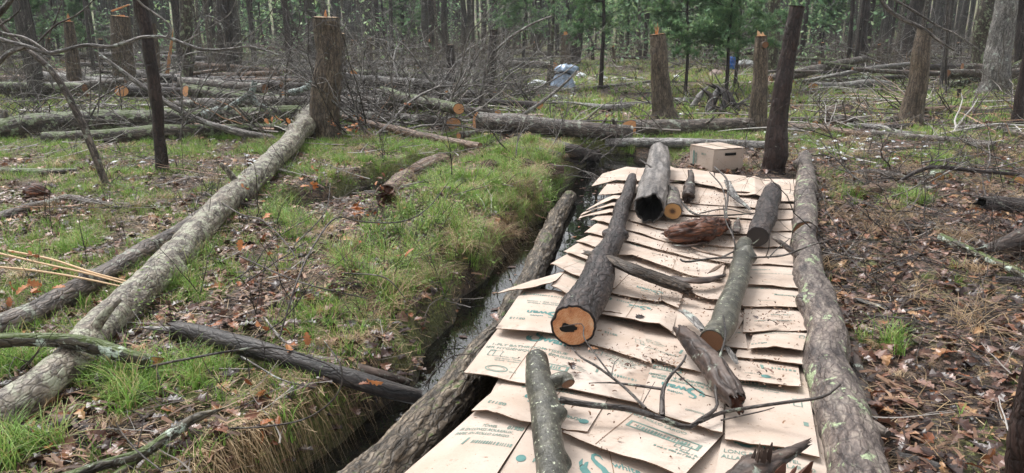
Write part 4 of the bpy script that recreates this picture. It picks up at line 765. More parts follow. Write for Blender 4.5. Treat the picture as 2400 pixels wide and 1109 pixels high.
# ---------------------------------------------------------------- stumps, posts and named trees
o, P, R = STAND('thick splintered stump cut at head height with a torn orange fin on top', (765,322), (765,40), 33, 29, B_STUMP, bcap=C_PALE, amp=.05, freq=30, lf=8, seed=1, flare=1.25)
splinter(o, P[-1]+np.array([.0, 0, .0]), .13, .04, C_OR, 3, 2)
STAND('thin stump with pale cap half hidden behind the thick splintered one', (802,222), (797,78), 14, 11, B_STUMP, bcap=C_PALE, seed=2)
o, P, R = STAND('forked bark stump with torn orange top right of the tarp', (1558,282), (1541,80), 26, 17, B_STUMP, bcap=C_OR, seed=3, mids=((1548,180,21),)); splinter(o, P[-1]+np.array([-.03, 0, 0]), .22, .022, C_OR, 3, 4); splinter(o, P[-1]+np.array([.06, 0, -.01]), .07, .05, B_STUMP, 4, 7)
o, P, R = STAND('stump with a pale slanted cap and a small box-like knob near the top', (1776,306), (1784,84), 20, 13, B_STUMP, bcap=C_OR, seed=4, lump=.05)
splinter(o, P[-1]+np.array([.0, 0, .0]), .10, .05, C_PALE, 5, 9, 'splinter', (-.3, 0))
kn, _, _ = make_log('wood_knob', None, None, [P[-1]+np.array([.02, -.05, -.13]), P[-1]+np.array([.03, -.15, -.135])], [.055, .05], 8, B_STUMP, acap=C_DK, bcap=C_DK, seed=3), 0, 0
kn.parent = o; kn.location = kn.location-o.location
STAND('tall dark cut post leaning right behind the cardboard box, mossy foot', (1812,402), (1868,14), 25, 16, B_POST, name='cut_post', bcap=C_PINK, amp=.07, mids=((1818,320,24),(1834,220,20),(1852,110,17)), seed=5, lump=.12)
STAND('clean sawn stump on the right with pale flat top and dark cut line', (2135,288), (2168,66), 25, 17, B_STUMP, bcap=C_PALE, amp=.06, mids=((2146,190,21),), seed=6)
STAND('dark stump behind the brush, cut flat above eye level of the tarp', (1142,236), (1158,70), 13, 9, B_DARK, bcap=C_DK, seed=7)
STAND('broad shadowy stump left of the dark one, cut lower', (1058,228), (1055,105), 13, 9, B_DARK, bcap=C_DK, seed=8)
for lab, base, top, rb, rt, cap_, shard in [
 ('short dark stump with orange tilted cap behind the brush', (830,160), (829,95), 8, 7, C_OR, .06), ('grey stump with orange cap right of the short dark one', (866,160), (866,90), 8, 7, C_OR, .06),
 ('far stump with forked orange splinter above the tarp', (1327,155), (1324,82), 13, 9, C_OR, .25), ('small dark stump with reddish top beside the tarp', (1288,205), (1289,152), 7, 6, C_PINK, 0),
 ('pinkish-tipped stump in the brush', (1010,150), (1007,98), 6, 5, C_OR, .15), ('wide stump with a leaning orange plank top, upper left', (295,226), (282,38), 24, 20, C_OR, .1),
 ('stump with orange torn tip, far upper left', (180,222), (160,50), 18, 11, C_OR, .2), ('pale capped stump behind the dark leaning post', (372,205), (356,55), 13, 9, C_PALE, 0),
 ('small far stump with pinkish cap, left of the thick stump', (620,118), (618,84), 5, 4, C_OR, .1), ('low stump left of the reddish rotten chunk row', (1965,140), (1963,100), 6, 5, C_DK, 0)]:
    o, P, R = STAND(lab, base, top, rb, rt, B_STUMP if rb > 6 else B_DARK, bcap=cap_, seed=len(lab), flare=1.2)
    if shard: splinter(o, P[-1], shard, R[-1]*.6, C_OR, 3, len(lab))
    if 'plank' in lab:
        q, t = aty(262, 26, P[-1][1]); q2, t2 = aty(303, 11, P[-1][1]); pk = make_log('splinter', None, None, [q, q2], [.035, .03], 5, C_OR, flat=.5, seed=1, acap=C_OR, bcap=C_PALE)
        me = pk.data; at = me.attributes.new('ring', 'FLOAT_VECTOR', 'POINT'); at.data.foreach_set('vector', np.array([v.co[:] for v in me.vertices]).ravel()*6); pk.parent = o; pk.location = pk.location-o.location
STAND('orange split plank of torn wood standing upright left of centre', (390,183), (406,66), 8, 4, C_OR, name='split_plank', cat='plank', b='point', flare=1, flat=.4, seed=2)
STAND('dark leaning post, thin wet trunk crossing the top edge on the left', (380,402), (326,-30), 13, 16, B_POST, name='thin_tree', cat='tree', mids=((368,230,14),(345,90,14)), tall=5, b='point', seed=11, amp=.05, flare=1.1)
STAND('thin brown leaning sapling trunk in front of the mossy log', (258,438), (20,78), 8, 5, B_GREY, name='leaning_sapling', cat='tree', mids=((225,370,8),(185,275,8),(120,165,7)), b='point', seed=12, flare=1.1, tall=1.2)
STAND('dark trunk filling the bottom right corner of the frame', (2455,1190), (2428,800), 60, 14, B_POST, name='leaning_tree', cat='tree', b='jag', mids=((2424,1000,44),), seed=13, flare=1, bcap=B_POST)
STAND('thin dark post leaning right at the upper right edge', (2383,288), (2410,120), 11, 9, B_POST, name='thin_tree', cat='tree', tall=6, b='point', seed=14)
STAND('small cut stake on the grass right of the clean sawn stump', (2247,228), (2248,208), 4, 4, B_DARK, name='cut_stake', cat='stake', bcap=C_DK, seed=15)
# ---------------------------------------------------------------- standing trees
def crown_on(o, P, n, L, seed, r=.03, lo=.35):
    rs = np.random.default_rng(seed); P = np.array(P); out = []
    D = np.concatenate([[0], np.cumsum(np.linalg.norm(np.diff(P, axis=0), axis=1))]); Lt = D[-1]
    for k in range(n):
        s = rs.uniform(lo, .98)*Lt; p = np.array([np.interp(s, D, P[:, j]) for j in range(3)])
        a = rs.uniform(0, 6.28); d = np.array([math.cos(a), math.sin(a), rs.uniform(-.1, .9)]); out += branchy(p, d, L*rs.uniform(.5, 1.2)*(1.15-.5*s/Lt), r*rs.uniform(.6, 1.2), 2, 4, rs, .2)
    V, F_, q = multi_tube(out, 3); return mesh_np('branches', V-np.array(o.location), [F_], B_TWIG, o, {'bark': ('FLOAT_VECTOR', q)})
TALL = [
 ('big pale tree with bright grey bark on the right', (2328,216), (2364,-30), 31, 21, B_SILV, .0), ('dark lichen-streaked tree left of the big pale one', (2292,188), (2316,-20), 19, 19, B_MOSS, 0),
 ('dark leaning tree behind the clean sawn stump', (2118,150), (2156,-20), 15, 16, B_DARK, 0), ('dark straight tree on the right, between tall cut post and clean stump', (2014,163), (2031,-20), 12, 11, B_DARK, 0),
 ('slim dark tree left of the straight dark right one', (1988,165), (2002,-20), 5, 5, B_DARK, 0), ('brownish tree leaning in the right background', (1955,120), (1975,-20), 9, 9, B_FAR, 0),
 ('mossy tree seen just beside the stump with the pale cap', (1812,180), (1818,-20), 11, 14, B_MOSS, 0), ('dark trunk rising behind the stump with the pale cap', (1776,100), (1776,-20), 7, 6, B_DARK, 0),
 ('grey mossy tree left of centre with a bark scar', (437,226), (436,-20), 13, 14, B_MOSS, 0), ('dark brown tree between the leaning post and thick stump', (525,166), (520,-20), 13, 14, B_DARK, 0),
 ('straight dark tree behind the brown clearing grass', (657,108), (650,-20), 11, 12, B_DARK, 0), ('thin grey tree just left of the thick stump', (690,95), (688,-20), 6, 5, B_FAR, 0),
 ('wide grey tree behind the upper left stump', (330,150), (322,-20), 11, 12, B_GREY, 0), ('grey tree in the upper left corner area', (160,120), (150,-20), 7, 8, B_FAR, 0), ('brown tree near the left edge', (60,140), (52,-20), 8, 9, B_DARK, 0),
 ('grey-brown tree beside the dark stump in the brush', (1010,140), (1012,-20), 7, 8, B_DARK, 0), ('brown tree behind the tarp', (1345,150), (1362,-20), 15, 12, B_DARK, 0), ('slim tree over the tarp stump', (1292,200), (1297,-20), 4, 5, B_MOSS, 0),
 ('slim dark tree right of the pine', (1513,140), (1517,-20), 5, 6, B_DARK, 0), ('grey tree behind the brush top', (905,118), (907,-20), 9, 8, B_FAR, 0), ('dark tree over the small capped stumps', (858,110), (868,-20), 6, 6, B_DARK, 0),
 ('reddish brown tree right of the big pale tree', (2398,185), (2402,-20), 16, 16, B_DARK, 0), ('slim sapling tree in front of the clean stump grass', (2218,225), (2222,-20), 3, 2.5, B_TWIG, 0)]
for i, (lab, base, top, rb, rt, mt, _) in enumerate(TALL):
    o, P, R = STAND(lab, base, top, rb, rt, mt, name='forest_tree' if rb > 3 else 'thin_tree', cat='tree', tall=9 if rb > 4 else 3, b='point', seed=200+i, amp=.05)
    crown_on(o, P, 16 if rb > 4 else 6, 2.6 if rb > 4 else 1., 300+i, R[2]*.28)
def proto_tree(h, r, seed, mt, lean=.03, name='forest_tree'):
    rs = np.random.default_rng(seed); P = [np.array([0, 0, -.3])]; n = 7
    for k in range(1, n+1): P.append(np.array([rs.normal()*lean*h*k/n*.6, rs.normal()*lean*h*k/n*.6, h*k/n]))
    R = r*np.array([1.25, 1, .92, .82, .7, .55, .38, .15]); Pr, Rr, L = resample(P, R, .35); V, q, T = tube(Pr, Rr, 12, .06, 12, 3, seed)
    o = mesh_np(name, V.reshape(-1, 3), [grid_faces(len(Pr), 12)], mt, attrs={'bark': ('FLOAT_VECTOR', q.reshape(-1, 3))})
    out = []
    for k in range(17):
        s = rs.uniform(.14, .97); z = s*h; p = np.array([np.interp(z, Pr[:, 2], Pr[:, j]) for j in range(3)]); a = rs.uniform(0, 6.28)
        low = s < .35; out += branchy(p, (math.cos(a), math.sin(a), rs.uniform(-.2, .4) if low else rs.uniform(.1, 1.)), (1.1 if low else 2.6)*(1.2-.6*s)*rs.uniform(.5, 1.2), r*.16*(1.2-s), 1 if low else 2, 3, rs, .22)
    V, F_, q = multi_tube(out, 3); mesh_np('branches', V, [F_], B_TWIG, o, {'bark': ('FLOAT_VECTOR', q)}); return o
protos = [proto_tree(h, r, 400+i, m) for i, (h, r, m) in enumerate([(14, .115, B_DARK), (13, .085, B_FAR), (15, .14, B_FAR), (11, .055, B_DARK), (12, .07, B_GREY), (10, .04, B_FAR)])]
pn = ['thick dark forest trunk', 'grey forest trunk', 'thick grey-brown forest trunk', 'slender dark forest trunk', 'pale grey forest trunk', 'thin grey forest pole']
rs = np.random.default_rng(5); used = [False]*6; k = 0; spots = []
while k < 270:
    ang = rs.uniform(-.72, .72); d = 17+48*rs.uniform(0, 1)**.75; x, y = d*math.sin(ang), d*math.cos(ang)
    u, v = proj(x, y, 0.); 
    if 1130 < u < 1900 and d < 34: continue
    if 560 < u < 1130 and d < 27: continue
    if 1900 < u < 2400 and d < 21: continue
    if any((x-a)**2+(y-b)**2 < .8 for a, b in spots): continue
    spots.append((x, y)); i = rs.integers(0, 6); z = float(H(x, y))
    if not used[i]: o = protos[i]; o.location = (x, y, z); used[i] = True
    else: o = dup(protos[i], (x, y, z), rs.uniform(0, 6.28), rs.uniform(.85, 1.2))
    tag(o, None, 'tree', 'trees of the woods behind the clearing')
    if 0 < u < 2400 and d < 30: later(o, u, '%s behind the clearing' % pn[i])
    elif 0 < u < 2400: o['label'] = '%s far back in the woods, right of %s' % (pn[i], LM[max([j for j, (a_, _) in enumerate(LM) if a_ <= u] or [0])][1])
    else: o['label'] = '%s far back in the dense woods' % pn[i]
    k += 1
# young pines
def needles(P, rs, n, L, wd=.004):
    V = []; Fc = []; t = []
    for p in P:
        ax = rs.normal(size=3); tn = rs.uniform(0, 1)
        D = rs.normal(size=(n, 3)); D[:, 2] = np.abs(D[:, 2])*.8-.15; D /= np.linalg.norm(D, axis=1)[:, None]; sd_ = np.cross(D, [0, 0, 1.])+1e-5; sd_ /= np.linalg.norm(sd_, axis=1)[:, None]
        l = L*rs.uniform(.6, 1.1, (n, 1)); e = p+D*l; e[:, 2] -= l[:, 0]*.2; b = len(V)*3; V.append(np.stack([p+sd_*wd, p-sd_*wd, e], 1).reshape(-1, 3)); t.append(np.repeat(np.clip(tn*.7+rs.uniform(0, .3, n), 0, 1), 3))
    V = np.vstack(V); return V, np.arange(len(V)).reshape(-1, 3), np.concatenate(t)
def proto_pine(h, r, seed, z0=.25, Lb=1.3):
    rs = np.random.default_rng(seed); P = [np.array([rs.normal()*.02*z, rs.normal()*.02*z, z]) for z in np.linspace(-.2, h, 7)]; Pr, Rr, _ = resample(P, np.linspace(r, r*.2, 7), .25); V, q, T = tube(Pr, Rr, 9, .05, 12, 3, seed)
    o = mesh_np('young_pine', V.reshape(-1, 3), [grid_faces(len(Pr), 9)], B_DARK, attrs={'bark': ('FLOAT_VECTOR', q.reshape(-1, 3))}); br = []; pts = []
    for zz in np.arange(z0*h, h, .36):
        for k in range(7):
            a = rs.uniform(0, 6.28); s = (zz-z0*h)/(h*(1-z0)); L = Lb*(1.1-.75*s)*rs.uniform(.6, 1.15)
            if rs.uniform() < .2: continue
            c = np.array([np.interp(zz, Pr[:, 2], Pr[:, j]) for j in range(3)]); b = branchy(c, (math.cos(a), math.sin(a), .18), L, .012, 1, 4, rs, .12); br += b
            for Pb, Rb in b:
                for t in np.linspace(.35, 1, max(3, int(len(Pb)*1.3))): pts.append(np.array([np.interp(t*(len(Pb)-1), np.arange(len(Pb)), Pb[:, j]) for j in range(3)])+rs.normal(size=3)*.04)
    V, F_, q = multi_tube(br, 3); mesh_np('branches', V, [F_], B_TWIG, o, {'bark': ('FLOAT_VECTOR', q)})
    V, F_, t = needles(pts, rs, 34, .15, .007); mesh_np('needles', V, [F_], M_PINE, o, {'tint': ('FLOAT', t)}, smooth=False); return o
pines = [proto_pine(5.5, .06, 1, .26), proto_pine(7, .075, 2, .22, 1.5), proto_pine(4, .045, 3, .3, 1.1)]
PN = [(1408,208,0,1,'young pine with whorled blue-green boughs in the middle of the clearing edge'), (1228,150,1,1,'young pine above the brush, left of the tarp'), (1606,222,2,1,'slim pine just right of the forked stump'), (1700,226,0,.8,'slim pine left of the root tangle'),
 (1722,205,2,1.1,'slim pine between the blue drum and the capped stump'), (1180,135,0,1,'soft green pine behind the dark stump'), (960,130,2,1.3,'pine behind the brush, left of centre'), (1470,135,1,1,'pine standing behind the forked stump'),
 (1560,130,0,1.2,'broad pine filling the gap right of the forked stump'), (1660,130,1,1,'pine behind the slim dark stems'), (1745,125,0,1.1,'pine directly behind the blue drum'), (1880,125,1,1,'pine behind the tall cut post'), (1925,128,2,1.2,'small pine right of the tall cut post'),
 (210,150,2,.9,'bright green pine boughs at the upper left'), (95,160,2,1,'pine by the left edge'), (700,115,0,1,'light green pine left of the thick stump'), (1330,125,0,1.1,'pine above the tarp'), (740,118,2,1.2,'small pine immediately behind the thick stump'), (1420,118,0,1.3,'distant pine behind the middle one'), (600,112,2,1,'small pine in the left woods'), (2065,125,0,1,'pine in the right woods')]
up = [0]*3
for u, v, i, sc, lab in PN:
    q, t = ong(u, v); 
    if not up[i]: o = pines[i]; o.location = q; o.scale = (sc,)*3; up[i] = 1
    else: o = dup(pines[i], q, random.uniform(0, 6.28), sc)
    tag(o, lab, 'pine tree', 'young pines')
# far woods beyond countable trees
rs = np.random.default_rng(77); out = []
for k in range(1300):
    ang = rs.uniform(-.85, .85); d = rs.uniform(62, 100); x, y = d*math.sin(ang), d*math.cos(ang); h = rs.uniform(8, 14); r = rs.uniform(.07, .24); l = rs.normal(size=2)*.3
    out.append((np.array([[x, y, -.3], [x+l[0]*.5, y+l[1]*.5, h*.5], [x+l[0], y+l[1], h]])+np.array([0, 0, float(H(x, y))]), np.array([r, r*.8, r*.3])))
V, F_, q = multi_tube(out, 5)
fw = tag(mesh_np('far_woods', V, [F_], B_FAR, attrs={'bark': ('FLOAT_VECTOR', q)}), 'mass of far trunks closing the view at the back of the woods', 'woodland', None, 'stuff')
def scatter(name, protoV, protoF, pos, sc, mat, label, cat, tint=None, tilt=.35, seed=0, ptint=None, kind='stuff', yaw=None, roll=None, group=None):
    rs = np.random.default_rng(seed); n = len(pos); pv = np.asarray(protoV, float); m = len(pv)
    a = rs.uniform(0, 6.283, n) if yaw is None else yaw; ax = rs.uniform(0, 6.283, n); ti = np.abs(rs.normal(0, 1, n))*tilt
    c, s = np.cos(a), np.sin(a); Rz = np.zeros((n, 3, 3)); Rz[:, 0, 0] = c; Rz[:, 0, 1] = -s; Rz[:, 1, 0] = s; Rz[:, 1, 1] = c; Rz[:, 2, 2] = 1
    k = np.stack([np.cos(ax), np.sin(ax), 0*ax], 1); ct, st_ = np.cos(ti), np.sin(ti); K = np.zeros((n, 3, 3)); K[:, 0, 2] = k[:, 1]; K[:, 1, 2] = -k[:, 0]; K[:, 2, 0] = -k[:, 1]; K[:, 2, 1] = k[:, 0]
    Rt = np.eye(3)[None]+st_[:, None, None]*K+(1-ct)[:, None, None]*(K@K); M = Rt@Rz
    V = np.einsum('nij,mj->nmi', M, pv)*np.reshape(sc, (-1, 1, 1) if np.ndim(sc) == 1 else (1, 1, 1))+pos[:, None]
    FF = [(np.asarray(f)[None]+np.arange(n)[:, None, None]*m).reshape(-1, np.asarray(f).shape[1]) for f in protoF]
    t = rs.uniform(0, 1, n) if tint is None else tint; tt = np.repeat(t[:, None], m, 1)
    if ptint is not None: tt = np.clip(tt+ptint[None], 0, 1)
    o = mesh_np(name, V.reshape(-1, 3), FF, mat, attrs={'tint': ('FLOAT', tt)}, smooth=False); 
    if kind: tag(o, label, cat, group, kind)
    return o
# far brush : grey brown low scrub on the clearing floor and under the woods
rs = np.random.default_rng(8); bp = []
for k in range(9):
    bp += branchy((rs.normal()*.2, rs.normal()*.2, 0), (rs.normal()*.5, rs.normal()*.5, .8), rs.uniform(.6, 1.4), .008, 2, 4, rs, .25)
V, F_, q = multi_tube(bp, 3)
n = 420; ang = rs.uniform(-.72, .72, n); d = rs.uniform(19, 62, n); X, Y = d*np.sin(ang), d*np.cos(ang)
u_, v_ = proj(X, Y, 0*X); keep = ~((u_ > 1200) & (u_ < 2250) & (d < 27)); X, Y, d = X[keep], Y[keep], d[keep]
m_, nn, bb, ll = nodes('scrub_bark'); bb.inputs['Base Color'].default_value = (.10, .078, .062, 1); bb.inputs['Roughness'].default_value = .8
scatter('scrub', V, [F_], np.stack([X, Y, H(X, Y)], 1), rs.uniform(.7, 1.4, len(X)), m_, 'low leafless scrub filling the floor under the woods', 'undergrowth', tilt=.15, seed=2)
# green understorey haze of fresh leaves / small pines far back
n = 52000; ang = rs.uniform(-.75, .75, n); d = rs.uniform(30, 75, n); X, Y = d*np.sin(ang), d*np.cos(ang); nz = vn(np.stack([X*.16, Y*.16, X*0], -1), 5); Zr = rs.uniform(0, 1, n)**1.3*4.5
u_, v_ = proj(X, Y, 0*X); want = nz+.5*np.exp(-((u_-1550)/330)**2)+.15*vn(np.stack([X*.9, Y*.9, Zr*1.2], -1), 6)*3 > .22; X, Y, Zr = X[want], Y[want], Zr[want]
leafc = np.array([(-.5, 0, 0), (0, -.22, .05), (.5, 0, 0), (0, .22, .05)]); 
scatter('understorey', leafc, [[(0, 1, 2, 3)]], np.stack([X, Y, Zr+H(X, Y)], 1), rs.uniform(.12, .30, len(X)), M_PINE, 'soft green understorey foliage between the far trunks', 'undergrowth', tilt=1.2, seed=3)
# ---------------------------------------------------------------- random fallen logs of the clearing
rs = np.random.default_rng(21); nlog = 0
while nlog < 105:
    u = rs.uniform(-80, 2480); v = rs.uniform(112, 235)**1.0
    if 1180 < u < 1780 and v > 150: continue
    if u > 1850 and v > 215: continue
    q, t = ong(u, v, 0, 0, 0); L = rs.uniform(2.5, 8)*(1 if v < 170 else .7); a = rs.normal(0, .32)+(math.pi if rs.uniform() < .5 else 0); r = rs.uniform(.05, .15)
    d = np.array([math.cos(a), math.sin(a), 0]); P = []
    lift = rs.uniform(0, .35) if rs.uniform() < .35 else 0; lift2 = rs.uniform(0, .5) if rs.uniform() < .3 else lift
    for s in (-.5, -.17, .17, .5):
        p = q+d*L*s; p = p+np.array([rs.normal()*.06, rs.normal()*.1, 0]); p[2] = float(H(p[0], p[1]))+r*.7+lift*(.5-s)+lift2*(.5+s); P.append(p)
    mt = [B_DARK, B_GREY, B_SILV, B_FAR, B_MOSS, B_TAN][rs.integers(0, 6)]; nm = {B_DARK: 'dark', B_GREY: 'grey-brown', B_SILV: 'silvery', B_FAR: 'brown', B_MOSS: 'mossy', B_TAN: 'barkless tan'}[mt]
    o = make_log('fallen_log', None, 'log', P, [r, r*.95, r*.85, r*.7], F*r/t, mt, acap=C_OR if rs.uniform() < .3 else C_DK, bcap=C_DK, seed=500+nlog, slant=.9, stubs=2 if r > .08 else 0, group='felled logs across the clearing')
    later(o, float(u), '%s fallen log in the %s clearing' % (nm, 'far' if v < 165 else 'middle')); nlog += 1
# ---------------------------------------------------------------- brush tangles (each branch its own thing)
def BR(u, v, L, el, az, r, lab, mt, lift=0., nb=6, seed=0, cat='branch', name='brush_branch', lv=2, group=None, wander=.16):
    rs = np.random.default_rng(seed); q, t = ong(u, v, 0, 0, lift); d = (math.cos(el)*math.cos(az), math.cos(el)*math.sin(az), math.sin(el)); ps = branchy(q, d, L, r, lv, nb, rs, wander, .03)
    for P, R in ps:
        g = H(P[:, 0], P[:, 1])+.01; P[:, 2] = np.maximum(P[:, 2], g)
    V, F_, qq = multi_tube(ps, 4); o = mesh_np(name, V-q, [F_], mt, attrs={'bark': ('FLOAT_VECTOR', qq)}); o.location = q; tag(o, None, cat, group); later(o, u, lab); return o
rs = np.random.default_rng(31)
for k in range(92):
    u = rs.uniform(790, 1260); v = rs.uniform(205, 325) if u < 1050 else rs.uniform(195, 262)
    BR(u, v, rs.uniform(1., 2.9) if u < 1150 else rs.uniform(.8, 1.5), rs.uniform(.1, 1.15), rs.choice([0, math.pi])+rs.normal()*.6, (rs.uniform(.014, .030) if k % 2 else rs.uniform(.008, .016)), '%s branch in the brush tangle' % ['bare dark', 'bare grey', 'forking dark', 'forking grey', 'spindly dark', 'spindly grey'][k % 6], B_TWIGG if k % 2 else B_TWIG, 0, 7, k, group='brush tangle behind the creek')
for k in range(22):
    BR(rs.uniform(1180, 1420), rs.uniform(325, 415), rs.uniform(.5, 1.1), rs.uniform(.05, .7), rs.choice([0, math.pi])+rs.normal()*.8, rs.uniform(.006, .012), 'small dark stick at the creek head', B_TWIG if k % 3 else B_TWIGG, 0, 5, 100+k, group='debris at the creek head')
for k in range(64):
    BR(rs.uniform(-60, 720), rs.uniform(180, 330), rs.uniform(.9, 2.8), rs.uniform(.1, 1.3), rs.choice([0, math.pi])+rs.normal()*.7, rs.uniform(.007, .018), ['dark bare branch over the mossy logs', 'grey bare branch over the mossy logs'][k % 2], B_TWIG if k % 2 else B_TWIGG, 0, 6, 200+k, group='branches over the mossy logs')
for k in range(84):
    u = rs.choice([rs.uniform(1560, 1760), rs.uniform(1900, 2400), rs.uniform(1900, 2400), rs.uniform(0, 1100)]); v = rs.uniform(112, 170)
    BR(u, v, rs.uniform(1.5, 3.8), rs.uniform(.05, .6), rs.choice([0, math.pi])+rs.normal()*.5, rs.uniform(.02, .05), ['pale', 'grey', 'slim pale', 'slim grey'][k % 4]+' branch in the far brush piles', B_SILV if k % 2 else B_TWIGG, 0, 6, 300+k, group='brush piles at the back of the clearing')
for k in range(44):
    u = rs.uniform(1960, 2440); v = rs.uniform(390, 790)
    BR(u, v, rs.uniform(.5, 1.3), rs.uniform(.0, .5), rs.uniform(0, 6.28), rs.uniform(.0035, .007), ['thin dark twig on the right litter', 'wiry dark twig on the right litter'][k % 2], B_TWIG, .02, 5, 400+k, group='twigs on the right leaf litter', name='fallen_twig', wander=.2)
for k in range(26):
    u = rs.uniform(1960, 2440); v = rs.uniform(330, 480)
    BR(u, v, rs.uniform(.5, 1.4), rs.uniform(.0, .4), rs.uniform(0, 6.28), rs.uniform(.006, .014), 'grey branch on the right grass', B_TWIGG if k % 2 else B_TWIG, .02, 5, 500+k, group='branches on the right grass', name='fallen_twig')
for k in range(16):
    u = rs.uniform(-30, 700); v = rs.uniform(480, 1050)
    BR(u, v, rs.uniform(.4, 1.), rs.uniform(.0, .6), rs.uniform(0, 6.28), rs.uniform(.003, .006), 'thin twig on the left bank litter', B_TWIG, .02, 4, 600+k, group='twigs on the left bank', name='fallen_twig')
nm_ = 0
while nm_ < 22:
    u, v = (rs.uniform(-60, 700), rs.uniform(205, 262)) if nm_ % 3 else (rs.uniform(800, 1100), rs.uniform(205, 300)); q, t = ong(u, v); L = rs.uniform(1.6, 4.5); a = rs.normal(0, .7); r = rs.uniform(.06, .13); P = []; d = np.array([math.cos(a), math.sin(a), 0]); l1, l2 = rs.uniform(0, .35, 2)
    for s_ in (-.5, 0, .5): p = q+d*L*s_; p[2] = float(H(p[0], p[1]))+r*.8+l1*(.5-s_)+l2*(.5+s_); P.append(p)
    o = make_log('crossed_log', None, 'log', P, [r, r*.93, r*.8], F*r/t, [B_DARK, B_MOSS, B_GREY, B_DARK, B_SILV][nm_ % 5], acap=C_OR if nm_ % 2 else C_DK, bcap=C_OR if nm_ % 3 == 0 else C_DK, slant=.9, stubs=2, seed=1200+nm_, group='criss-crossed logs behind the creek bank'); later(o, u, '%s log criss-crossed behind the bank' % ['dark', 'mossy', 'grey', 'blackish', 'silvery'][nm_ % 5]); nm_ += 1
for k in range(44):
    u, v = (rs.uniform(780, 1180), rs.uniform(150, 250)) if k % 2 else (rs.uniform(-40, 730), rs.uniform(120, 215))
    BR(u, v, rs.uniform(1.2, 3.), rs.uniform(.1, .9), rs.choice([0, math.pi])+rs.normal()*.6, rs.uniform(.016, .034), ['pale limb in the felled tops', 'bleached limb in the felled tops', 'crooked pale limb in the felled tops'][k % 3], B_SILV if k % 3 else B_TWIGG, 0, 6, 900+k, group='pale limbs of the felled tree tops')
for k, (u, v, r) in enumerate([(150,255,9),(468,262,8),(560,258,7),(855,225,8),(905,300,9),(1010,262,8),(1075,318,8),(1140,205,7),(690,160,6),(505,150,5),(215,165,6),(1200,205,6),(1910,290,7),(2075,300,7),(1985,262,6),(330,250,7)]):
    q, t = ong(u, v, .8, r); a = rs.uniform(.5, 1.3); d = np.array([math.cos(a), math.sin(a), 0])*r*t/F*rs.uniform(5, 14); e = q+d; e[2] = float(H(e[0], e[1]))+r*t/F*.8
    o = make_log('cut_log', None, 'log', [q, (q+e)/2, e], [r*t/F]*3, r, [B_GREY, B_DARK, B_STUMP][k % 3], acap=[C_OR, C_PALE][k % 4 == 3], bcap=C_DK, seed=950+k, group='short cut logs showing orange ends'); later(o, u, 'short cut log showing an orange end')
# root tangle right of the forked stump
for k, (pts, rr) in enumerate([(((1620,255),(1640,225),(1662,200)), [8, 9, 7]), (((1662,262),(1672,235),(1683,208),(1668,196)), [7, 8, 7, 4]), (((1690,265),(1700,240),(1695,215),(1675,200)), [6, 7, 6, 4]), (((1730,262),(1715,235),(1700,215),(1650,195)), [6, 7, 6, 3]), (((1655,270),(1670,250),(1665,225),(1640,205)), [6, 6, 5, 3]), (((1605,250),(1612,238),(1640,232)), [7, 6, 4]), (((1700,268),(1725,250),(1760,225)), [4, 5, 2])]):
    y0 = ong(pts[0][0], pts[0][1])[0][1]; P = []; R = []
    for j, ((u, v), r) in enumerate(zip(pts, rr)): q, t = aty(u, v, y0+.12*k-.3+.1*j); P.append(q); R.append(r*t/F)
    make_log('twisted_root', ['thick pale root arching on the left of the root tangle', 'dark curled root in front of the root tangle', 'black hooked root in the middle of the root tangle', 'long dark root reaching left over the root tangle', 'short knobbly root inside the root tangle', 'stubby root lying at the left foot of the root tangle', 'thin root poking right from the root tangle'][k], 'root', P, R, 8, [B_SILV, B_BLACK, B_BLACK, B_DARK, B_DARK, B_BLACK, B_DARK][k], 'cut', 'point', lump=.25, amp=.12, seed=k, group='roots of the tangle', acap=C_DK)
rs = np.random.default_rng(91)
for k in range(16):
    BR(rs.uniform(1615, 1755), rs.uniform(240, 272), rs.uniform(.5, 1.2), rs.uniform(.3, 1.2), rs.uniform(0, 6.28), rs.uniform(.010, .024), ['curled dark', 'curled pale'][k % 2]+' root in the root tangle', B_BLACK if k % 2 == 0 else B_SILV, 0, 3, 800+k, group='fine roots of the tangle', name='tangled_root', wander=.42, lv=1, cat='root')
# extra cut stumps and slash deep in the clearing
for k, (u, v0, v1, r) in enumerate([(470,150,100,5),(560,140,92,4),(700,140,96,4),(905,150,100,5),(945,140,95,4),(1110,150,104,4),(1190,145,98,4),(1255,150,100,4),(1390,140,98,4),(1440,150,110,4),(1500,140,100,4),(1640,135,95,4),(1930,150,100,5),(2060,150,105,5),(2250,150,100,5),(110,150,90,6),(240,160,92,6)]):
    o, P, R = STAND(None, (u, v0), (u+rs.uniform(-4, 4), v1), r, r*.85, [B_DARK, B_STUMP][k % 2], bcap=C_OR, seed=700+k, flare=1.15, group='small far stumps with fresh cut tops'); later(o, u, 'small far stump with fresh orange top')
    if k % 2: splinter(o, P[-1], .12, R[-1]*.7, C_OR, 2, k)
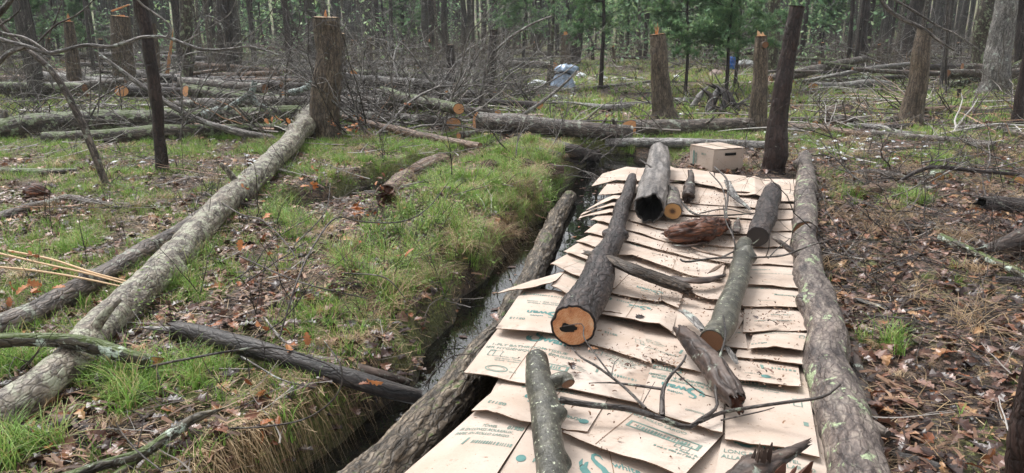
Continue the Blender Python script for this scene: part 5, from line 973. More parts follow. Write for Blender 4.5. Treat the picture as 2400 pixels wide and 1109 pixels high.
# pale lichen-crusted pieces by the mossy logs
for k, (lab, lst, r) in enumerate([('mint-crusted forked limb propped over the brown log', [[(530,256,7),(575,228,7),(592,212,8),(597,193,6)]], 0), ('mint-crusted limb end lying on the huge mossy log', [[(455,275,8),(480,270,10),(515,258,9)]], 0), ('mint-crusted limb right of the forked one', [[(678,218,7),(710,210,7),(722,204,8),(731,192,5)]], 0), ('short mint limb beside the snow logs', [[(586,222,8),(600,240,7),(622,252,6)]], 0), ('pale branch slanting down to the huge mossy log', [[(235,130,4),(330,200,5),(420,258,6),(470,283,7),(560,310,8),(650,325,7)]], 0), ('thin pale hooked stick in front of the huge mossy log', [[(575,310,5),(570,340,5),(590,362,4),(640,385,3)]], 0)]):
    P = []; R = []; y0 = ong(lst[0][-1][0] if k in (4, 5) else lst[0][0][0], 300 if k < 4 else 330)[0][1]-.1
    for j, (u, v, r_) in enumerate(lst[0]): q, t = aty(u, v, y0); P.append(q); R.append(r_*t/F)
    make_log('lichen_limb', lab, 'branch', P, R, 9, B_MINT if k < 4 else B_TWIGG, 'jag', 'point' if k > 3 else 'jag', acap=B_MINT, bcap=B_MINT, seed=k, lump=.18, taper=.8)
# long overhanging bare limbs at the upper left
y = 6.2
twig('overhanging_branch', 'long wavy bare limb reaching across the upper left in front of the trunks', 'branch', [curve([(-80,60),(0,92),(60,108),(110,124),(150,118),(200,106),(255,110),(300,98),(335,87),(390,88),(430,102),(475,116),(530,116),(580,109),(625,120),(670,134)], [5,5,5,5,5,4.5,4.5,4,4,4,4,3.5,3,2.6,2,1.2], 'y', y=y),
  curve([(60,110),(20,125),(-20,160),(-90,190)], [5,6,6,6], 'y', y=y), curve([(390,88),(402,68),(385,48),(360,30),(330,8),(310,-20)], [3,3,2.6,2.4,2,2], 'y', y=y), curve([(110,122),(60,90),(0,75),(-60,40)], [4,3.5,3,3], 'y', y=y), curve([(475,116),(492,150),(488,152)], [1.6,1.4,.8], 'y', y=y),
  curve([(228,122),(235,165),(233,230),(225,300)], [2,2,1.6,1.2], 'y', y=y), curve([(545,112),(600,70),(640,20),(650,-20)], [1.5,1.4,1.2,1], 'y', y=y), curve([(430,100),(500,60),(540,30),(560,-20)], [1.6,1.4,1.2,1], 'y', y=y), curve([(530,112),(520,60),(500,42),(470,30),(440,-10)], [2,2,1.8,1.4,1], 'y', y=y)], B_TWIGG, seed=3)
twig('overhanging_branch', 'thick dark limb in the top left corner', 'branch', [curve([(-30,60),(0,30),(25,0),(50,-40)], [7,7,6,5], 'y', y=5.2)], B_TWIG, seed=4)
twig('overhanging_branch', 'dark twig rising diagonally at the upper left', 'branch', [curve([(80,108),(130,60),(180,35),(220,0),(235,-25)], [2.6,2.2,2,1.8,1.4], 'y', y=6.4), curve([(110,96),(140,20),(148,-20)], [1.6,1.4,1], 'y', y=6.4), curve([(0,60),(45,25),(42,0)], [2,1.6,1], 'y', y=6.4)], B_TWIG, seed=5)
q0 = ong(1240, 268)[0]
y = q0[1]-1.2
twig('bare_branch', 'long pale bent branch rising from the tangle above the notched log', 'branch', [curve([(1070,300),(1130,300),(1090,258),(1060,235),(1010,190),(955,115),(930,95)], [4,5,5,4,3.5,2.5,1.6], 'y', y=y), curve([(1138,262),(1130,215),(1142,150),(1150,90)], [5,5,4,3], 'y', y=y+.2), curve([(1222,272),(1280,232),(1330,190),(1352,165)], [5,4,3,2], 'y', y=y), curve([(1160,120),(1200,85),(1250,55),(1293,38)], [3.5,3,2.6,2], 'y', y=y+.2), curve([(1085,210),(1075,180),(1100,160),(1125,120),(1150,60)], [3,3,2.6,2.2,1.6], 'y', y=y+.3)], B_TWIGG, seed=6)
twig('overhanging_branch', 'lichened limb crossing in front of the trunks at the upper right', 'branch', [curve([(2062,-20),(2075,15),(2110,42),(2160,66),(2200,95),(2235,118)], [5,5,5,4.5,4,2], 'y', y=9.5), curve([(2080,-10),(2140,25),(2200,62),(2240,80),(2300,120)], [3,3,2.6,2,1.4], 'y', y=9.5)], B_TWIGG, seed=7)
LOG('crooked pale snag leaning behind the dark leaning tree', [(2115,150,6,0),(2113,128,6,.25),(2107,105,6,.5),(2128,88,5,.72)], B_SILV, k=0, seed=90, name='snag', cat='dead wood', b='point')
# leafless saplings and shrubs (prototypes copied)
def proto_shrub(seed, h, n, r=.004, leaves=0, orange=0):
    rs = np.random.default_rng(seed); ps = []
    for k in range(n): ps += branchy((rs.normal()*.03, rs.normal()*.03, -.03), (rs.normal()*.35, rs.normal()*.35, 1), h*rs.uniform(.6, 1.1), r, 2, 3, rs, .14)
    V, F_, q = multi_tube(ps, 4); o = mesh_np('bare_shrub', V, [F_], B_TWIG, attrs={'bark': ('FLOAT_VECTOR', q)}); tips = np.array([P[i] for P, R in ps[1:] for i in (3, -1)])
    if leaves:
        tp = tips[rs.integers(0, len(tips), leaves)]+rs.normal(size=(leaves, 3))*.02; lf = np.array([(0, 0, 0), (.5, -.3, .1), (1, 0, 0), (.5, .3, .1)])
        c = scatter('spring_leaves', lf, [[(0, 1, 2, 3)]], tp, rs.uniform(.014, .03, leaves), M_SPRING, None, None, tilt=.6, seed=seed, kind=None); c.parent = o
    if orange:
        tp = tips[rs.integers(0, len(tips), orange)]; c = scatter('dead_leaves', OAK[0], OAK[1], tp, rs.uniform(.04, .07, orange), M_ORANGE, None, None, tilt=1.2, seed=seed, kind=None); c.parent = o
    return o
def oak(bend=.12):
    th = np.linspace(-.93, .93, 9); xs = (th+1)/2; half = np.array([.03, .16, .10, .27, .15, .31, .17, .20, .03]); V = []
    for i, (x, h_) in enumerate(zip(xs, half)):
        for s in (-1, 0, 1): V.append((x, s*h_, bend*math.sin(x*3)+abs(s)*.08*(1 if i % 2 else .4)))
    Fq = [(3*i+j, 3*i+3+j, 3*i+4+j, 3*i+1+j) for i in range(8) for j in (0, 1)]; return np.array(V), [Fq]
OAK = oak()
SH = [proto_shrub(1, .9, 2), proto_shrub(2, .6, 4), proto_shrub(3, 1.1, 1, .005), proto_shrub(4, .5, 4, .003, 110), proto_shrub(5, .7, 2, .004, 0, 9)]
sh_used = [0]*5; rs = np.random.default_rng(61)
def put_shrub(u, v, i, lab, cat='shrub', sc=1.):
    q, t = ong(u, v)
    if not sh_used[i]: o = SH[i]; o.location = q; sh_used[i] = 1; o.scale = (sc,)*3
    else: o = dup(SH[i], q, random.uniform(0, 6.28), sc)
    tag(o, None, cat, 'leafless shrubs on the forest floor'); later(o, u, lab)
for k in range(46): put_shrub(rs.uniform(0, 2400), rs.uniform(230, 420), int(rs.integers(0, 3)), 'slim leafless shrub in mid clearing', sc=rs.uniform(.8, 1.3))
for k in range(16): put_shrub(rs.uniform(0, 780), rs.uniform(440, 900), int(rs.integers(0, 3)), 'slim leafless shrub on the left bank', sc=rs.uniform(.7, 1.))
for k in range(12): put_shrub(rs.uniform(1980, 2400), rs.uniform(420, 800), int(rs.integers(0, 3)), 'slim leafless shrub on the right litter', sc=rs.uniform(.6, .9))
for u, v in [(960,600),(920,660),(1010,560),(890,520),(980,500),(1080,640),(830,690),(860,760),(1030,690),(940,560),(430,790),(660,560),(1120,540),(1250,520)]: put_shrub(u, v, 3, 'low shrub with tiny green leaves', sc=random.uniform(.7, 1.1))
for u, v in [(730,470),(860,530),(700,700),(790,340),(850,330),(640,300),(930,600),(600,900),(90,700),(570,520)]: put_shrub(u, v, 4, 'oak shoot with orange dead leaves', sc=random.uniform(.7, 1.))
# near wiry twigs over the left bank
for k, (lab, lst) in enumerate([
 ('wiry dark twig standing in front of the creek bank, bent right at its top', [curve([(655,790,.3),(700,650,.5),(745,560,.55),(790,510,.6),(850,520,.55),(940,520,.55),(1000,490,.6),(1050,430,.7)], [2.6,2.6,2.2,2,2,1.6,1.2,1], 'z', 0)]),
 ('long thin twig arching over the charred log to the pool edge', [curve([(200,840,.05),(300,865,.1),(420,845,.2),(530,825,.25),(640,815,.2),(760,850,.15),(800,880,.1)], [3,3,3,2.6,2.4,2,1.4], 'z', 0), curve([(365,862,.13),(385,930,.05),(390,975,.0)], [2.6,2.4,1.8], 'z', 0)]),
 ('thin curved twig above the creek in the bottom left', [curve([(520,1005,.05),(620,1000,.1),(720,980,.15),(790,925,.25),(800,860,.35),(760,800,.4)], [1.8,2,2,2,1.8,1.2], 'z', 0)]),
 ('knobbly twig with orange leaves at the bottom left', [curve([(258,970,.0),(290,1020,.1),(325,1060,.12),(380,1105,.1)], [1.8,2,2.2,2.4], 'z', 0), curve([(322,1050,.12),(335,980,.2),(300,960,.25)], [1.6,1.4,.8], 'z', 0)]),
 ('pale arching twig across the lower left litter', [curve([(540,820,.05),(590,850,.1),(660,890,.1),(740,910,.05)], [2.4,2.2,2,1.4], 'z', 0), curve([(620,745,.1),(655,790,.12),(690,820,.1)], [3,3,2], 'z', 0)]),
 ('dark twig rising from the pool edge over the tussocks', [curve([(480,450,.1),(560,500,.25),(620,520,.3),(690,600,.3),(640,610,.25)], [1.8,1.8,1.6,1.2,1], 'z', 0), curve([(690,575,.3),(760,500,.45),(775,430,.6)], [1.4,1.4,1], 'z', 0)]),
 ('fine bare twig over the far tussocks', [curve([(800,640,.2),(900,650,.25),(950,700,.15)], [1.6,1.5,1], 'z', 0), curve([(560,600,.1),(700,660,.3),(860,700,.2)], [2,1.8,1.2], 'z', 0)]),
 ('twig reaching from the creek bank to the cardboard edge', [curve([(1000,900,.0),(1020,870,.1),(1060,835,.15),(1110,830,.12)], [2.4,2,1.6,1], 'z', 0)])]):
    twig('wiry_twig', lab, 'twig', lst, B_TWIG if k not in (4,) else B_TWIGG, seed=k)
# ---------------------------------------------------------------- box, tarp, drums, lumps
A = ong(1670, 405)[0]; Bq = ong(1626, 392)[0]; Cq = ong(1736, 397)[0]; d1 = (Bq-A); d2 = (Cq-A); d1[2] = d2[2] = 0
d1 = d1/np.linalg.norm(d1)*.40; d2 = d2/np.linalg.norm(d2)*.40
ht = .26; bx = empty('cardboard_box', A); tag(bx, 'closed cardboard box sitting on the ground at the far end of the walkway', 'box')
def quadbox(name, o0, a, b, c, mat, parent, sub=6, dent=.006, seed=0):
    V = []; F4 = []; faces = [(o0, a, c), (o0+b, a, c), (o0, b, c), (o0+a, b, c), (o0, a, b), (o0+c, a, b)]
    for p, x, y in faces:
        off = len(V)
        for i in range(sub+1):
            for j in range(sub+1):
                q = p+x*i/sub+y*j/sub; V.append(q)
        F4 += [(off+i*(sub+1)+j, off+(i+1)*(sub+1)+j, off+(i+1)*(sub+1)+j+1, off+i*(sub+1)+j+1) for i in range(sub) for j in range(sub)]
    V = np.array(V); V = V+dent*np.stack([vn(V*7, seed), vn(V*7, seed+1), vn(V*7, seed+2)], 1); return mesh_np(name, V, [F4], mat, parent, smooth=False)
Zv = np.array([0, 0, ht]); O0 = np.array([0., 0, 0])
quadbox('box_body', O0, d1, d2, Zv, M_CARD, bx)
e1 = d1/np.linalg.norm(d1); e2 = d2/np.linalg.norm(d2); q = .003
for nm, o0, a, b in (('lid_flap', Zv+np.array([0, 0, .006])-e1*.006, d1*1.03, d2*.495), ('lid_flap', Zv+np.array([0, 0, .006])+d2*.505-e1*.006, d1*1.03, d2*.50)):
    quadbox(nm, o0, a, b, np.array([0, 0, .004]), M_CARD, bx, 4, .004, 5)
v1 = A*0; mesh_np('tape', np.array([d2*.47+Zv-e1*.009, d2*.53+Zv-e1*.009, d2*.53+Zv+d1*1.03, d2*.47+Zv+d1*1.03])+np.array([0, 0, .018]), [[(0, 1, 2, 3)]], plain('box_tape', (.50, .40, .30), .35), bx, smooth=False)
def onface(p0, ax, ay, n, items, mat, name):
    VV = []; G = {}; off = 0
    for v, f in items:
        VV.append(p0+v[:, :1]*ax+v[:, 1:2]*ay+n*.009)
        for t in f: G.setdefault(len(t), []).append([k+off for k in t])
        off += len(v)
    mesh_np(name, np.vstack(VV), list(G.values()), mat, bx, smooth=False)
up_ = np.array([0, 0, 1.]); n1 = np.cross(e1, up_); n1 = n1 if n1.dot(d2) < 0 else -n1; n2 = np.cross(e2, up_); n2 = n2 if n2.dot(d1) < 0 else -n2
onface(O0+d1*.9+up_*.05, -e1, up_, n1, [rect(.02, 0, .05, .16), rect(.07, .02, .085, .14)]+[(text_mesh('05113', True)[0]*.03+np.array([.2, .13]), text_mesh('05113', True)[1])], M_INK, 'printed_lettering')
v, f = text_mesh('Bathroom Tissue', True); onface(O0+d1*.5+d2*.32+Zv+up_*.012, e2*.6-e1*.6, e1*.6+e2*.6, up_, [(v*.032, f)], M_INK, 'printed_lettering')
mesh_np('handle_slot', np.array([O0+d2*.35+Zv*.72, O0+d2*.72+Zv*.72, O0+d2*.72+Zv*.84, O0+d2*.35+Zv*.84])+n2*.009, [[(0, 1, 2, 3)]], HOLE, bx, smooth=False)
# silver tarp bundle : draped sheet over a post
m_t, n_, b_, l_ = nodes('silver_tarp'); qq = n_.nodes.new('ShaderNodeTexCoord').outputs['Object']; l_(mixc(n_, l_, noise(n_, l_, qq, 9, 3), (.20, .28, .40), (.47, .58, .74)), b_.inputs['Base Color']); b_.inputs['Roughness'].default_value = .35; b_.inputs['Metallic'].default_value = .25
q0, t0 = ong(1318, 204); hh = 53*t0/F
th = np.linspace(0, 2*math.pi, 40, endpoint=False); rows = []
for s in np.linspace(0, 1, 18):
    rr = np.interp(s, [0, .25, .5, .62, .72, .9, 1], [.30, .25, .19, .17, .30, .24, .06]); p = np.stack([np.cos(th), np.sin(th)], 1)
    fold = 1+.16*np.sin(th*7+s*2)*(1-s*.4)+.12*vn(np.stack([np.cos(th)*2, np.sin(th)*2, th*0+s*5], -1), 2); x = p[:, 0]*rr*1.15*fold+.10*s*(s > .6)+.05*s; yv = p[:, 1]*rr*.8*fold
    z = s*hh+.05*vn(np.stack([np.cos(th)*1.5, np.sin(th)*1.5, th*0+s*3], -1), 4); rows.append(np.stack([x, yv, z], 1))
tp = mesh_np('tarp_bundle', np.vstack(rows), [grid_faces(18, 40)], m_t); tp.location = q0; tag(tp, 'crumpled silver-blue tarp draped into a bundle on the far grass', 'tarp')
pts = [np.array([math.cos(a)*.24, math.sin(a)*.2-.02, hh*.62+.03*math.sin(3*a)]) for a in np.linspace(0, 6.28, 20)]; V, F_, q = multi_tube([(np.array(pts), np.full(20, .018))], 6); mesh_np('black_strap', V, [F_], HOLE, tp)
m_b, n_, b_, l_ = nodes('blue_plastic'); b_.inputs['Base Color'].default_value = (.012, .12, .50, 1); b_.inputs['Roughness'].default_value = .35
def drum(u, v, wpx, hpx, lab, sq=0):
    q0, t = ong(u, v); r = wpx*t/F/2; h = hpx*t/F; o = empty('plastic_drum', q0); tag(o, lab, 'drum', 'blue drums at the back'); th = np.linspace(0, 6.2832, 28, endpoint=False); prof = [(.0, .0), (.96, 0), (1, .03), (1, .28), (1.05, .31), (1.05, .35), (1, .38), (1, .62), (1.05, .65), (1.05, .69), (1, .72), (1, .93), (.93, .97), (.88, 1.0), (.85, .975), (0, .975)]
    V = np.vstack([np.stack([np.cos(th)*r*max(a, .001), np.sin(th)*r*max(a, .001), th*0+b*h], 1) for a, b in prof]); mesh_np('drum_body', V, [grid_faces(len(prof), 28)], m_b, o); V = np.vstack([np.stack([np.cos(th)*.03*a+r*.5, np.sin(th)*.03*a, th*0+h*.975+b], 1) for a, b in ((1, 0), (1, .03), (.01, .03))]); mesh_np('bung_cap', V, [grid_faces(3, 28)], HOLE, o)
drum(1712, 162, 20, 28, 'bright blue drum seen between slim stems at the back'); drum(1811, 152, 18, 15, 'low blue drum half hidden right of the capped stump')
mt2 = plain('grey_sheet', (.42, .43, .42), .6)
def lump(name, u, v, wpx, hpx, mat, lab, cat, seed, group=None, elong=1.):
    q0, t = ong(u, v); a = wpx*t/F/2; h = hpx*t/F; th = np.linspace(0, 6.2832, 22, endpoint=False); rows = []
    for s in np.linspace(0, 1, 8):
        rr = math.sqrt(max(.0004, 1-s**2.2)); p = np.stack([np.cos(th)*a*rr, np.sin(th)*a*.8*rr*elong, th*0+s*h-.02], 1); rows.append(p*(1+.22*vn(np.stack([np.cos(th)*1.8, np.sin(th)*1.8, th*0+s*2], -1), seed)[:, None]))
    o = mesh_np(name, np.vstack(rows), [grid_faces(8, 22)], mat); o.location = q0; tag(o, lab, cat, group); return o
rs = np.random.default_rng(9)
lump('pale_heap', 1745, 160, 60, 22, mt2, 'grey-white heap of sheeting behind the slim stems', 'heap', 1); lump('pale_heap', 1678, 178, 34, 16, plain('pink_heap', (.36, .27, .24)), 'pinkish heap below the blue drum', 'heap', 2)
for k, (u, v, w_, h_) in enumerate([(1262,198,52,12),(1275,206,34,9),(1362,182,28,12),(1385,188,24,8),(1415,186,20,9),(1440,188,22,9),(1462,187,18,7),(1478,190,24,8),(1500,186,18,7),(1402,236,26,7),(1300,230,24,9),(1207,250,20,9),(1585,182,18,8),(1520,195,20,7),(1345,196,22,6)]):
    o = lump('pale_lump', u, v, w_, h_, [M_SNOW, M_ROCK][k % 2], None, 'lump', 10+k, 'pale lumps on the far grass'); later(o, u, 'small pale lump lying on the far grass')
lump('mossy_mound', 1970, 268, 80, 24, M_GROUND, 'low earth mound left of the clean sawn stump', 'mound', 40)
for k, (u, v, w_, h_) in enumerate([(1150,392,60,22),(1220,388,70,24),(1290,400,60,22),(1400,400,70,20)]): lump('earth_mound', u, v, w_, h_, plain('dark_root_earth_%d' % k, (.05, .03, .02), .9), ['root-bound earth clod on the left lip of the creek', 'dark peat clod at the creek head', 'wet black clod in the creek debris', 'brown clod between creek head and far cardboard corner'][k], 'clod', 60+k)
# ---------------------------------------------------------------- litter, grass, snow specks (uncountable ground cover)
def pts_fan(n, y0, y1, pw=1., seed=0, half=.78):
    rs = np.random.default_rng(seed); y = y0+(y1-y0)*rs.uniform(0, 1, n)**pw; x = rs.uniform(-1, 1, n)*(half*y+1.7); return x, y, rs
def onwalk(x, y):                                       # footprint of the walkway
    u, v = proj(x, y, ZP+0*x); return (u > np.interp(v, [380, 430, 500, 590, 690, 870, 1109], [1400, 1400, 1365, 1310, 1180, 1100, 930])) & (u < np.interp(v, [380, 430, 800, 1109], [1880, 1880, 1900, 1960])) & (v > 395)
def pos3(x, y, dz=0.): return np.stack([x, y, H(x, y)+dz], 1)
for (n, y0, y1, pw, s0, s1, sd_) in ((27000, 1.2, 7, 1., .025, .115, 1), (14500, 6, 14, .9, .04, .12, 2), (14000, 12, 32, 1.2, .10, .19, 3)):
    x, y, rs = pts_fan(n, y0, y1, pw, sd_); z = H(x, y); g = green(x, y); k = (z > WATER-.01) & ~onwalk(x, y) & (rs.uniform(0, 1, n) > g*.9); x, y = x[k], y[k]
    scatter('leaf_litter', OAK[0]-np.array([.5, 0, 0]), OAK[1], pos3(x, y, .004+.02*rs.uniform(0, 1, len(x))), s0+(s1-s0)*rs.uniform(0, 1, len(x))**1.5, M_LEAF, 'wet fallen brown leaves covering the %s ground' % ['near', 'middle', 'far'][sd_-1], 'leaf litter', tilt=.33, seed=sd_)
def tuft(n, L, spread, seed, wd=.0028, seg=3, lay=0.):
    rs = np.random.default_rng(seed); V = []; Fq = []; global TT; TT = []
    for k in range(n):
        a = rs.uniform(0, 6.28); o = np.array([rs.normal()*.025, rs.normal()*.025, 0])*(1+lay*2); l = L*rs.uniform(.5, 1.1); sp_ = spread*rs.uniform(.3, 1.2); off = len(V); ca, sa = math.cos(a), math.sin(a)
        for j in range(seg+1):
            t = j/seg; h_ = l*(t-lay*t*t)*(1-.35*sp_*t); d = l*sp_*t*t*.9+lay*l*t; w_ = wd*(1-t*.85); p = o+np.array([ca*d, sa*d, max(h_, .003)]); V += [p+np.array([-sa*w_, ca*w_, 0]), p-np.array([-sa*w_, ca*w_, 0])]
        Fq += [(off+2*j, off+2*j+1, off+2*j+3, off+2*j+2) for j in range(seg)]
        TT += [rs.normal()*.13+(.55 if rs.uniform() < .17 else 0)]*(2*seg+2)
    TT = np.array(TT); return np.array(V), [Fq]
def grassmask(x, y, rs, lo, gain): g = green(x, y); return (rs.uniform(0, 1, len(x)) < np.clip((g-lo)*gain, 0, 1)) & (H(x, y) > WATER+.03) & ~onwalk(x, y) & (np.abs(sdist(x, y+.25, POOL)) > .5)
x, y, rs = pts_fan(96000, 1.8, 13, .8, 11); k = grassmask(x, y, rs, .27, 1.15); x, y = x[k], y[k]; V, F_ = tuft(16, .085, .8, 1, .0026)
scatter('grass', V, F_, pos3(x, y), rs.uniform(.55, 1.35, len(x)), M_GRASS, 'short fresh green grass on the banks and clearing', 'grass', tint=np.clip(rs.normal(.5, .2, len(x)), 0, 1), tilt=.25, seed=12, ptint=TT)
x, y, rs = pts_fan(42000, 12, 34, 1.1, 13); k = grassmask(x, y, rs, .1, 1.); x, y = x[k], y[k]; V, F_ = tuft(9, .16, .9, 2, .006, 2)
scatter('grass', V, F_, pos3(x, y), rs.uniform(.6, 1.5, len(x)), M_GRASS, 'green and straw-coloured grass on the far clearing floor', 'grass', tint=np.clip(rs.normal(.62, .25, len(x)), 0, 1), tilt=.3, seed=14, ptint=TT)
# tall bright tussocks
TU = [(1180,400),(1230,425),(1160,430),(1100,420),(1060,430),(1040,455),(1030,410),(1190,370),(1240,380),(1000,470),(1020,505),(960,500),(1060,510),(1100,480),(1150,490),(1200,480),(1240,470),(1000,540),(960,560),(930,520),(1060,545),(1090,560),(890,560),(870,600),(930,620),(960,650),(990,600),(660,520),(640,500),(690,530),(700,560),(740,540),(400,680),(420,640),(380,690),(450,610),(465,880),(300,920),(330,900),(310,950),(480,870),(20,880),(40,860),(200,580),(170,590),(960,680),(900,700),(820,640),(870,660),(1210,390),(1130,445),(1010,440),(560,440),(900,400),(860,420),(1290,380),(1480,380),(1450,385),(2000,460),(2150,480),(2070,815),(790,600),(1050,590),(30,1080),(60,1060)]
V, F_ = tuft(46, .21, 1.15, 5, .0030, 4); P = np.array([ong(u, v)[0] for u, v in TU]); P = np.vstack([P+np.array([a, b, 0]) for a, b in ((0, 0), (.09, .05), (-.08, .06), (.02, -.09))]); P[:, 2] = H(P[:, 0], P[:, 1]); P = P[P[:, 2] > WATER+.02]
rs = np.random.default_rng(3); yl = rs.uniform(3.9, 9.6, 60); xl = np.interp(yl, [p[1] for p in EDGE], [p[0] for p in EDGE])-.26+rs.normal(size=60)*.08; P = np.vstack([P, np.stack([xl, yl, H(xl, yl)], 1)]); P = P[P[:, 2] > WATER+.02]
P = P[~onwalk(P[:, 0], P[:, 1])]
scatter('grass_tussocks', V, F_, P, rs.uniform(.55, 1.15, len(P)), M_GRASS, 'bright green grass tussocks crowding the creek bank', 'grass', tint=np.clip(rs.normal(.5, .15, len(P)), 0, 1), tilt=.25, seed=6, ptint=TT)
# dry straw : draped down the creek bank, and strewn flat
V, F_ = tuft(44, .34, .5, 7, .0026, 5, .75); x, y, rs = pts_fan(5200, 2.2, 11, .8, 15); s = sdist(x, y, EDGE); m = (np.abs(s+.22) < .16) | (rs.uniform(0, 1, len(x)) < .045); k = m & (s < -.16) & ~onwalk(x, y) & (H(x, y) > WATER-.02) | ((s > 1.6) & (rs.uniform(0, 1, len(x)) < .10) & ~onwalk(x, y)); x, y = x[k], y[k]; s = sdist(x, y, EDGE)
yaw = np.where(np.abs(s+.2) < .25, rs.normal(-.5, .9, len(x)), rs.uniform(0, 6.28, len(x)))
scatter('dry_grass', V, F_, pos3(x, y, .03), rs.uniform(.35, .85, len(x))*np.where(y < 3.6, .6, 1), M_STRAW, 'dry tan grass draped over the bank and matted on the floor', 'dry grass', tint=np.clip(rs.normal(.5, .28, len(x)), 0, 1), tilt=.35, seed=16)
# bank curtain: blades that hang from the lip down to the water
rs = np.random.default_rng(44); Vc = []; Fc = []; tc = []
for k in range(12000):
    t = rs.uniform(0, 1); yy = 2.3+t*7.6; xe = np.interp(yy, [p[1] for p in EDGE], [p[0] for p in EDGE]); p = np.array([xe-.33+.10*max(0, min(1, (5-yy)/1.8))+rs.normal()*.06, yy, 0.]); 
    if vn(np.array([yy*1.6, 3.3, 0]), 3) < -.35: continue
    p[2] = float(H(p[0], p[1]))+.01; L = rs.uniform(.15, .42); dx, dy = rs.uniform(.2, .6), rs.normal()*.35-.25; off = len(Vc); tt = np.clip(rs.normal(.62, .28), 0, 1)
    for j in range(5):
        u_ = j/4; q = p+np.array([dx*u_*L, dy*u_*L, L*(.22*u_-.95*u_*u_)]); q[2] = max(q[2], WATER+.005); w_ = .0024*(1-.8*u_); Vc += [q+np.array([0, w_, 0]), q-np.array([0, w_, 0])]; tc += [tt, tt]
    Fc += [(off+2*j, off+2*j+1, off+2*j+3, off+2*j+2) for j in range(4)]
tag(mesh_np('bank_straw', np.array(Vc), [Fc], M_STRAW, attrs={'tint': ('FLOAT', np.array(tc))}, smooth=False), 'curtain of dry grass hanging down the left creek bank', 'dry grass', None, 'stuff')
CUR = oak(.42)
x, y, rs = pts_fan(6000, 1.4, 9, 1., 71); k = (H(x, y) > WATER) & ~onwalk(x, y) & (rs.uniform(0, 1, len(x)) > green(x, y)*1.2); x, y = x[k], y[k]
scatter('curled_leaves', CUR[0]-np.array([.5, 0, .2]), CUR[1], pos3(x, y, .02), rs.uniform(.05, .12, len(x)), M_LEAF, 'curled dead leaves standing out of the near litter', 'leaf litter', tilt=.9, seed=72)
# needles / fine straw bits everywhere
x, y, rs = pts_fan(66000, 1.4, 10, .9, 17); k = ~onwalk(x, y) & (H(x, y) > WATER) & ((x < 1) | (rs.uniform(0, 1, len(x)) < .45)); x, y = x[k], y[k]; st = np.array([(-.5, .012, 0), (-.5, -.012, 0), (0, -.014, .03), (0, .014, .03), (.5, -.01, 0), (.5, .01, 0)])
scatter('fine_litter', st, [[(0, 1, 2, 3), (3, 2, 4, 5)]], pos3(x, y, .03), rs.uniform(.03, .14, len(x)), M_STRAW, 'fine straw and needle litter on the near ground', 'leaf litter', tint=rs.uniform(0, .9, len(x)), tilt=.25, seed=18)
x, y, rs = pts_fan(14000, 1.4, 10, .9, 19); k = ~onwalk(x, y) & (H(x, y) > WATER) & (vn(np.stack([x, y, 0*x], -1)*.9, 77) > -.2); x, y = x[k], y[k]
scatter('bark_debris', st*np.array([1, 5, 3]), [[(0, 1, 2, 3), (3, 2, 4, 5)]], pos3(x, y, .03), rs.uniform(.03, .13, len(x)), M_CHIP, 'dark broken bark and wood bits on the near ground', 'debris', tilt=.4, seed=20)
# wet snow / white flecks
x, y, rs = pts_fan(26000, 8.5, 26, 1., 23); u_, v_ = proj(x, y, 0*x); dens = np.zeros(len(x))
for cu, cv, ru, rv, s in [(90,402,110,8,.9),(430,395,120,14,.7),(590,380,50,20,.8),(1950,345,160,35,.8),(2120,365,120,25,.5),(1990,240,150,12,.6),(1900,225,120,8,.5),(500,215,120,10,.5),(640,160,60,6,.4),(1310,228,60,8,.4),(2280,340,120,20,.4),(700,390,60,12,.5),(2050,270,60,8,.6),(1620,262,60,10,.3),(1400,182,140,8,.3)]: dens = np.maximum(dens, s*np.exp(-((u_-cu)/ru)**2-((v_-cv)/rv)**2))
k = rs.uniform(0, 1, len(x)) < dens*.5; x, y = x[k], y[k]; hx = np.array([(math.cos(a)*rr, math.sin(a)*rr, 0) for a, rr in zip(np.linspace(0, 6.28, 9)[:-1], (1, .7, .9, .6, 1, .8, .65, .95))]+[(0, 0, .35)])
scatter('snow_flecks', hx, [[(i, (i+1) % 8, 8) for i in range(8)]], pos3(x, y, .02), rs.uniform(.012, .055, len(x)), M_SNOW, 'white melting snow flecks on the clearing grass', 'snow', tilt=.2, seed=24)
# slash : loose sticks strewn over the clearing floor
def stickproto(seed):
    rs = np.random.default_rng(seed); V, F_, q = multi_tube(branchy((-.5, 0, .02), (1, 0, .05), 1., .014, 1, 3, rs, .16), 4); V[:, 2] = np.maximum(V[:, 2]*.6, -.005); return V, F_
m_s, n_, b_, l_ = nodes('slash_bark'); l_(ramp(n_, l_, attr(n_, 'tint', 'Fac'), [(0, (.015, .011, .009)), (.4, (.07, .052, .042)), (.7, (.22, .19, .165)), (.9, (.46, .44, .41)), (1, (.40, .22, .13))]), b_.inputs['Base Color']); b_.inputs['Roughness'].default_value = .6
for j, (n, y0, y1, s0, s1, wl) in enumerate([(2600, 11, 34, .5, 2.2, 'middle and far clearing'), (900, 6, 12, .2, .8, 'near clearing'), (700, 2.2, 7, .12, .45, 'near banks')]):
    x, y, rs = pts_fan(n, y0, y1, 1.1, 81+j); u_, v_ = proj(x, y, 0*x); k = ~onwalk(x, y) & (H(x, y) > WATER) & ~((u_ > 1180) & (u_ < 1850) & (rs.uniform(0, 1, n) < .72)) & (vn(np.stack([x, y, 0*x], -1)*.7, 90+j) > -.45); x, y = x[k], y[k]; V, F_ = stickproto(j)
    scatter('slash', V, [F_], pos3(x, y, .02), s0+(s1-s0)*rs.uniform(0, 1, len(x))**1.6, m_s, 'loose broken sticks strewn over the %s' % wl, 'slash', tilt=.14, seed=83+j, yaw=rs.choice([0, math.pi], len(x))+rs.normal(0, .7, len(x)))
